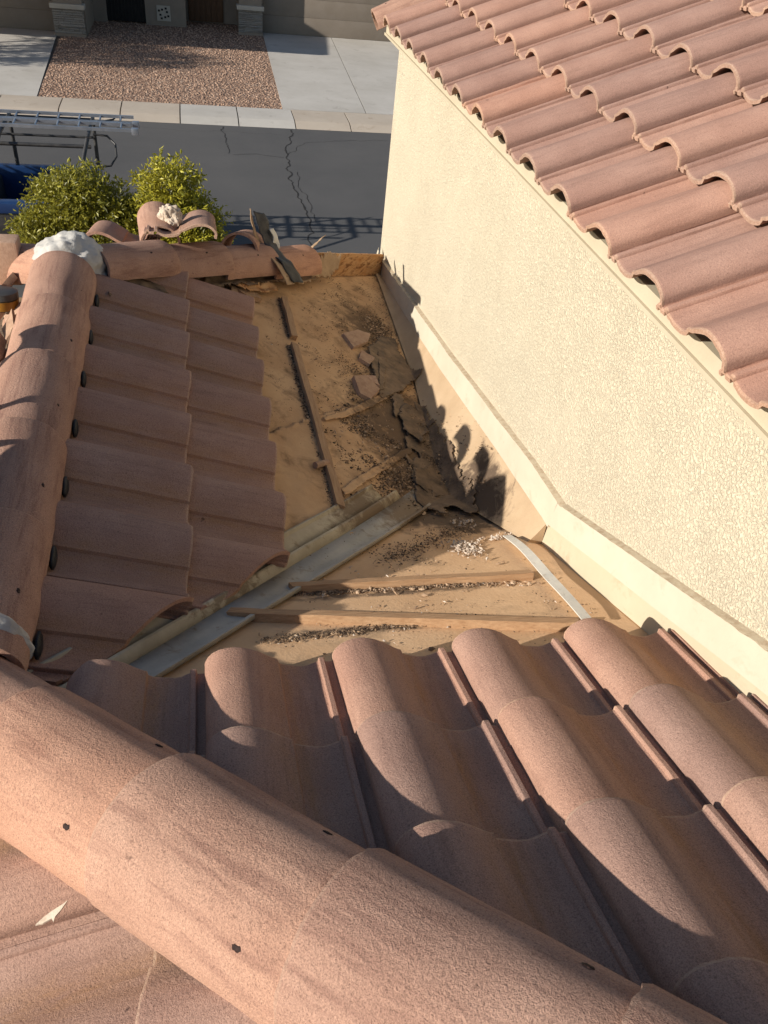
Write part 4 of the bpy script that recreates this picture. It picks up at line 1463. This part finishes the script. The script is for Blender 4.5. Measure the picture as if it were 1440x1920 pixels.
hd = Vector((1, 1, -S)).normalized()
fs = thing('felt_strip', 'torn black felt strip draped over the last far hip cap', 'felt', (1.1, 3.35, -0.36))
ribbon([(1.05, 3.47, -0.135), (1.075, 3.44, -0.20), (1.10, 3.41, -0.265), (1.135, 3.35, -0.305), (1.19, 3.29, -0.345), (1.245, 3.24, -0.425)], hd, 0.095, seed=3, name='strip', parent=fs, wob=0.008)
ribbon([(1.005, 3.44, -0.105), (1.02, 3.40, -0.20), (1.05, 3.37, -0.27), (1.09, 3.31, -0.30), (1.14, 3.25, -0.33), (1.20, 3.20, -0.42)], hd, 0.05, seed=5, name='torn_edge', mat='felt_mid', parent=fs, wob=0.006, taper=lambda t: 0.15 + 1.1 * t)
ribbon([(1.12, 3.46, -0.22), (1.135, 3.44, -0.26), (1.15, 3.42, -0.31)], hd, 0.035, seed=8, name='torn_scrap', mat='white_metal', parent=fs, wob=0.012)

# crumpled felt squeezed out under the hip caps, and loose flaps at their end
def flap(label, poly, seed, mat, curl=0.03, amp=0.02, h0=0.01, jag=0.02, fold=None):
    o = sheet('felt_flap', 'A', poly, 0.010, h0, amp, mat, None, curl=curl, cw=0.05, jag=jag, seed=seed, freq=9, fold=fold)
    return tag(o, label, 'felt', 'felt flaps along the far hip')
def uphill(k, c):
    return lambda x, y: max(0, (y - x - c)) * k
flap('dark crumpled felt under the far hip caps nearest the white mortar', [(0.34, 2.40), (0.55, 2.62), (0.68, 2.83), (0.74, 3.0), (0.55, 2.86), (0.34, 2.64)], 31, 'felt_dark', fold=uphill(0.2, 2.1))
flap('dark crumpled felt under the middle of the far hip caps', [(0.74, 2.90), (0.90, 3.03), (1.12, 3.28), (1.25, 3.44), (1.22, 3.52), (0.95, 3.22), (0.74, 3.02)], 32, 'felt_dark', fold=uphill(0.15, 2.15))
flap('grey-tan felt flap hanging below the last far hip cap', [(1.10, 3.28), (1.22, 3.33), (1.34, 3.50), (1.40, 3.66), (1.30, 3.60), (1.16, 3.42)], 33, 'felt_mid', 0.03, 0.012, 0.02)
flap('wrinkled tan paper flap against the bare hip board', [(1.30, 3.52), (1.40, 3.56), (1.52, 3.74), (1.50, 3.79), (1.36, 3.66)], 34, 'felt_mid', 0.02, 0.012, 0.03, fold=uphill(0.9, 2.18))
flap('thin brown felt tongue under the second far hip cap', [(0.88, 3.0), (1.0, 3.06), (1.12, 3.18), (1.10, 3.24), (0.95, 3.12)], 35, 'board', 0.03, 0.01, 0.012)
o = ribbon([(1.30, 3.66, -0.47), (1.38, 3.74, -0.43), (1.47, 3.85, -0.40)], (0.6, -0.6, 0.55), 0.05, seed=11, name='felt_flap', mat='felt_mid', wob=0.006, taper=lambda t: 1.1 - 0.8 * t)
tag(o, 'pointed felt flap sticking up behind the bare hip board', 'felt', 'felt flaps along the far hip')
# torn cream flashing tongue at the far corner of the wall
o = ribbon([(1.912, 4.33, -0.68), (1.900, 4.30, -0.74), (1.885, 4.27, -0.82), (1.880, 4.25, -0.87)], (0.15, 0.9, 0.1), 0.07, seed=13, name='torn_flashing', mat='cream', parent=tall, wob=0.008, taper=lambda t: 1.1 - 0.7 * t)

# pile of tiles left on the far side of the ridge (out of frame; its shade falls on the pan)
gP = 'tiles piled on the left slope'
for (y0, nl) in ((1.27, 4), (0.95, 6), (0.62, 7)):
    for i in range(nl):
        o = bpy.data.objects.new('stacked_tile', TILE_ME[i % 5])
        COL.objects.link(o)
        v_, n_ = PL['D'][0], nrm('D')
        o.matrix_basis = frame(v_, n_, PL['D'][1](-0.46 + 0.012 * (i % 3), y0 + 0.008 * (i % 2)) + n_ * (0.065 + 0.030 * i))
        tag(o, 'flat roof tile in the stacks hidden left of the ridge', 'roof tile', gP)
for (p, v, sc, roll, mi, lab) in (
        ((-0.10, 1.68, 0.100), (1, 0.33, -0.28), 0.98, 70, 0, 'cap tile on edge, farthest on the pile left of the ridge'),
        ((-0.10, 1.37, 0.195), (1, 0.33, -0.28), 1.0, 68, 1, 'cap tile on edge, second on the pile left of the ridge'),
        ((-0.12, 1.13, 0.250), (1, 0.33, -0.28), 1.0, 74, 2, 'cap tile on edge, third on the pile left of the ridge'),
        ((-0.16, 0.96, 0.315), (0.1, 0.9, 0.42), 1.1, 0, 3, 'cap tile lying along the top of the pile left of the ridge'),
        ((-0.18, 0.84, 0.130), (0.1, 0.9, 0.30), 1.1, 0, 0, 'cap tile lying lowest along the pile left of the ridge')):
    o = place_cap(None, Vector(v), p, holes=(), scale=sc, tilt=0.0, roll=R(roll), name='piled_cap_tile', mi=mi)
    tag(o, lab, 'cap tile', gP)
o = chunk('tile_shard', 'D', [(-0.05, 2.02), (0.045, 2.03), (0.05, 1.90), (-0.02, 1.84), (-0.09, 1.9)], 0.07, 0.10, 'broken', 'rough broken tile lump beside the ridge at the left frame edge', 'tile piece', None)
o = chunk('tile_shard', 'D', [(-0.10, 2.36), (0.0, 2.40), (0.03, 2.33), (-0.06, 2.28)], 0.06, 0.02, 'broken', 'pale flat tile shard leaning below the yellow tool', 'tile piece', None, (0.5, 0.1))
o = chunk('tile_shard', 'D', [(-0.02, 2.30), (0.06, 2.33), (0.07, 2.26), (0.0, 2.22)], 0.055, 0.015, 'broken', 'small pale shard next to the ridge below the yellow tool', 'tile piece', None, (0.2, 0.1))

gS = 'broken tile rubble left of the ridge'
for i, (poly, h0, th, mt, tl, lab) in enumerate((
        ([(-0.14, 2.62), (-0.02, 2.66), (0.02, 2.56), (-0.08, 2.50)], 0.05, 0.03, 'dusty_tile', (0.5, -0.2), 'tilted rubble slab beside the white mortar at the left edge'),
        ([(-0.05, 2.74), (0.03, 2.76), (0.04, 2.68), (-0.04, 2.66)], 0.08, 0.09, 'felt_dark', (0.2, 0.3), 'dark rubble lump behind the white mortar at the left edge'),
        ([(-0.16, 2.50), (-0.06, 2.52), (-0.05, 2.44), (-0.14, 2.42)], 0.09, 0.05, 'broken', (-0.4, 0.2), 'orange-brown rubble chunk above the yellow tool at the left edge'),
        ([(-0.02, 2.22), (0.05, 2.24), (0.055, 2.14), (0.0, 2.12)], 0.05, 0.014, 'dusty_tile', (0.6, 0.3), 'thin leaning shard nearest the ridge at the left edge'),
        ([(-0.12, 2.18), (-0.03, 2.2), (-0.04, 2.08), (-0.13, 2.06)], 0.06, 0.04, 'dusty_tile', (-0.3, 0.5), 'blocky rubble piece below the small pale shard at the left edge'))):
    chunk('tile_fragment', 'D', poly, h0, th, mt, lab, 'tile piece', gS, tl)

# power tool left on the far side of the ridge
tool = thing('power_tool', 'black-topped yellow tool half hidden beyond the ridge at the left edge', 'power tool', (-0.03, 2.45, -0.13))
def lathe(name, c, axis, prof, mat, parent, n=18):
    ax = Vector(axis).normalized()
    a = ax.cross(Vector((0, 0, 1))).normalized() if abs(ax.z) < 0.9 else Vector((1, 0, 0))
    b = ax.cross(a)
    v, f = [], []
    for t, r in prof:
        for j in range(n):
            an = 2 * math.pi * j / n
            v.append(Vector(c) + ax * t + (a * math.cos(an) + b * math.sin(an)) * r)
    for i in range(len(prof) - 1):
        for j in range(n):
            f.append((i * n + j, i * n + (j + 1) % n, (i + 1) * n + (j + 1) % n, (i + 1) * n + j))
    f += [tuple(reversed(range(n))), tuple((len(prof) - 1) * n + j for j in range(n))]
    return obj(name, v, f, M[mat], parent, 45)
lathe('hose_reel', (-0.035, 2.33, -0.085), (0.1, 0.1, 1), [(-0.045, 0.050), (-0.02, 0.056), (0.0, 0.056), (0.002, 0.058), (0.025, 0.056), (0.032, 0.04)], 'rack', tool)
lathe('hose_reel_band', (-0.035, 2.33, -0.085), (0.1, 0.1, 1), [(-0.04, 0.057), (-0.005, 0.0585)], 'orange', tool)
box('carry_case', (-0.16, -0.01, 2.62, 2.72, -0.17, 0.02), M['broken'], tool, 0.012)


# flake of pale mortar caught between two tiles at lower left
v, f = [], []
cen = on('D', 0.475, -0.225, 0.06)
pts = [(-0.055, -0.012), (-0.03, 0.002), (0.0, 0.010), (0.035, 0.016), (0.05, 0.022), (0.03, 0.0), (0.012, -0.012), (0.008, -0.026), (0.0, -0.013), (-0.03, -0.016)]
n = len(pts)
for h in (0.0, 0.004):
    for x, y in pts:
        x, y = x * 0.5, y * 0.55
        v.append(cen + Vector((x, y, x * S + h + 0.004 * math.sin(x * 60))))
f = [tuple(range(n, 2 * n)), tuple(reversed(range(n)))] + [(i, (i + 1) % n, n + (i + 1) % n, n + i) for i in range(n)]
tag(obj('mortar_flake', v, f, M['mortar_c']), 'jagged pale mortar flake stuck in the tile joint at lower left', 'mortar flake')


# ------------------------------------------------------------------ litter: leaf bits, crumbs and chips nobody could count
def scatter(name, label, items, mat, seed):
    """items: list of (plane or fn, sampler, count, size range, flatness)"""
    rr = random.Random(seed)
    v, f = [], []
    for zf, samp, cnt, (s0, s1), flat in items:
        for _ in range(cnt):
            x, y = samp(rr)
            s_ = rr.uniform(s0, s1) * (0.5 + rr.random())
            c = Vector((x, y, zf(x, y) + s_ * flat * 0.25))
            a = rr.uniform(0, 6.28)
            ax = Vector((math.cos(a), math.sin(a), rr.uniform(-.35, .35)))
            bx = Vector((-math.sin(a), math.cos(a), rr.uniform(-.35, .35)))
            el = rr.uniform(0.18, 0.8)
            k = len(v)
            m = rr.choice((4, 5))
            for j in range(m):
                t = 6.283 * j / m
                v.append(c + ax * math.cos(t) * s_ * rr.uniform(.7, 1.2) + bx * math.sin(t) * s_ * el * rr.uniform(.7, 1.2))
            v.append(c + Vector((0, 0, s_ * flat)))
            v.append(c - Vector((0, 0, s_ * flat * 0.5)))
            for j in range(m):
                f.append((k + j, k + (j + 1) % m, k + m))
                f.append((k + (j + 1) % m, k + j, k + m + 1))
    o = obj(name, v, f, M[mat])
    return tag(o, label, 'debris', kind='stuff')


def seg(a, b, sp):
    return lambda r: (lambda t: (a[0] + (b[0] - a[0]) * t + r.gauss(0, sp), a[1] + (b[1] - a[1]) * t + r.gauss(0, sp)))(r.random())


def blob(c, sx, sy):
    return lambda r: (r.gauss(c[0], sx), r.gauss(c[1], sy))


def clump(c, sx, sy):
    def f_(r):
        while True:
            x, y = r.gauss(c[0], sx), r.gauss(c[1], sy)
            q = noise.noise(Vector((x * 9 + y * 5, y * 7 - x * 4, 3.3))) + 0.5 * noise.noise(Vector((x * 30, y * 30, 1.3)))
            if q > r.uniform(-0.1, 0.45):
                return x, y
    return f_


dz = lambda x, y: deckz(x, y) + 0.006
fzz = lambda x, y: fz(min(x, 1.91), y) + 0.006
dA = lambda x, y: deckz(x, y) + 0.003
scatter('leaf_litter', 'dark leaf litter and grit gathered along battens and in the dead valley', [
    (dA, seg((1.134, 3.18), (1.144, 2.75), 0.006), 420, (0.002, 0.007), 0.3),
    (dA, seg((1.134, 2.66), (1.180, 1.43), 0.007), 1300, (0.002, 0.008), 0.3),
    (dz, blob((1.72, 3.30), 0.045, 0.09), 1100, (0.002, 0.008), 0.3),
    (dz, blob((1.70, 3.15), 0.08, 0.12), 500, (0.0015, 0.006), 0.3),
    (dz, blob((1.85, 3.6), 0.03, 0.3), 300, (0.002, 0.006), 0.3),
    (dz, blob((1.88, 4.15), 0.02, 0.08), 300, (0.002, 0.006), 0.3),
    (dz, clump((1.48, 2.18), 0.10, 0.12), 1500, (0.0015, 0.008), 0.3),
    (dz, clump((1.42, 1.88), 0.09, 0.12), 1300, (0.0015, 0.008), 0.3),
    (dz, seg((1.25, 1.46), (1.6, 1.86), 0.025), 900, (0.0015, 0.007), 0.35),
    (dz, clump((1.58, 2.6), 0.12, 0.25), 1400, (0.0015, 0.006), 0.3),
    (fzz, clump((1.68, 1.80), 0.10, 0.14), 1500, (0.0015, 0.007), 0.35),
    (fzz, clump((1.70, 2.2), 0.07, 0.25), 900, (0.0015, 0.006), 0.35),
    (dz, seg((1.30, 1.08), (1.70, 1.38), 0.03), 900, (0.0015, 0.006), 0.35),
    (lambda x, y: deckz(x, y) + 0.012, seg((1.0, 1.03), (1.55, 1.60), 0.02), 420, (0.0015, 0.006), 0.35),
    (dz, clump((1.45, 1.2), 0.12, 0.12), 500, (0.0015, 0.005), 0.35),
    (dA, seg((0.96, 0.872), (1.60, 0.852), 0.006), 900, (0.002, 0.006), 0.3),
    (dA, seg((0.85, 0.59), (1.45, 0.635), 0.012), 900, (0.0015, 0.006), 0.3),
    (dz, clump((1.45, 2.95), 0.18, 0.28), 1100, (0.0012, 0.005), 0.3),
    (dz, clump((1.60, 3.6), 0.14, 0.25), 1000, (0.0012, 0.005), 0.3),
    (dA, clump((1.05, 2.1), 0.06, 0.5), 300, (0.0012, 0.004), 0.3),
    (dA, lambda r: (r.uniform(1.0, 1.85), r.uniform(0.45, 0.95)), 500, (0.001, 0.0035), 0.3),
    (dA, lambda r: (r.uniform(1.2, 1.85), r.uniform(2.0, 4.0)), 700, (0.001, 0.0035), 0.3),
], 'litter', 41)
scatter('mortar_crumbs', 'pale mortar crumbs heaped near the end of the white metal strip', [
    (dz, blob((1.63, 1.15), 0.026, 0.045), 230, (0.002, 0.010), 0.6),
    (dz, seg((1.60, 1.20), (1.90, 1.27), 0.014), 130, (0.002, 0.009), 0.6),
    (dz, blob((1.70, 1.42), 0.025, 0.03), 60, (0.002, 0.009), 0.6),
    (dA, lambda r: (r.uniform(1.0, 1.85), r.uniform(0.45, 1.2)), 60, (0.002, 0.006), 0.6),
    (dA, lambda r: (r.uniform(1.0, 1.8), r.uniform(1.9, 3.9)), 60, (0.002, 0.006), 0.6),
    (dA, seg((0.9, 0.585), (1.5, 0.62), 0.015), 25, (0.002, 0.006), 0.4),
    (dA, seg((1.2, 0.866), (1.7, 0.846), 0.008), 25, (0.002, 0.006), 0.4),
], 'crumb', 42)
scatter('wood_chips', 'tan wood and tile chips strewn over the stripped deck', [
    (dA, lambda r: (r.uniform(1.0, 1.85), r.uniform(0.45, 1.1)), 90, (0.004, 0.010), 0.25),
    (dz, blob((1.5, 1.95), 0.1, 0.2), 200, (0.004, 0.012), 0.4),
    (dA, seg((1.135, 2.66), (1.178, 1.43), 0.008), 120, (0.004, 0.010), 0.4),
    (dz, blob((1.72, 3.25), 0.05, 0.12), 90, (0.004, 0.012), 0.4),
    (dA, seg((1.0, 0.865), (1.7, 0.846), 0.008), 140, (0.003, 0.009), 0.4),
], 'chip', 43)
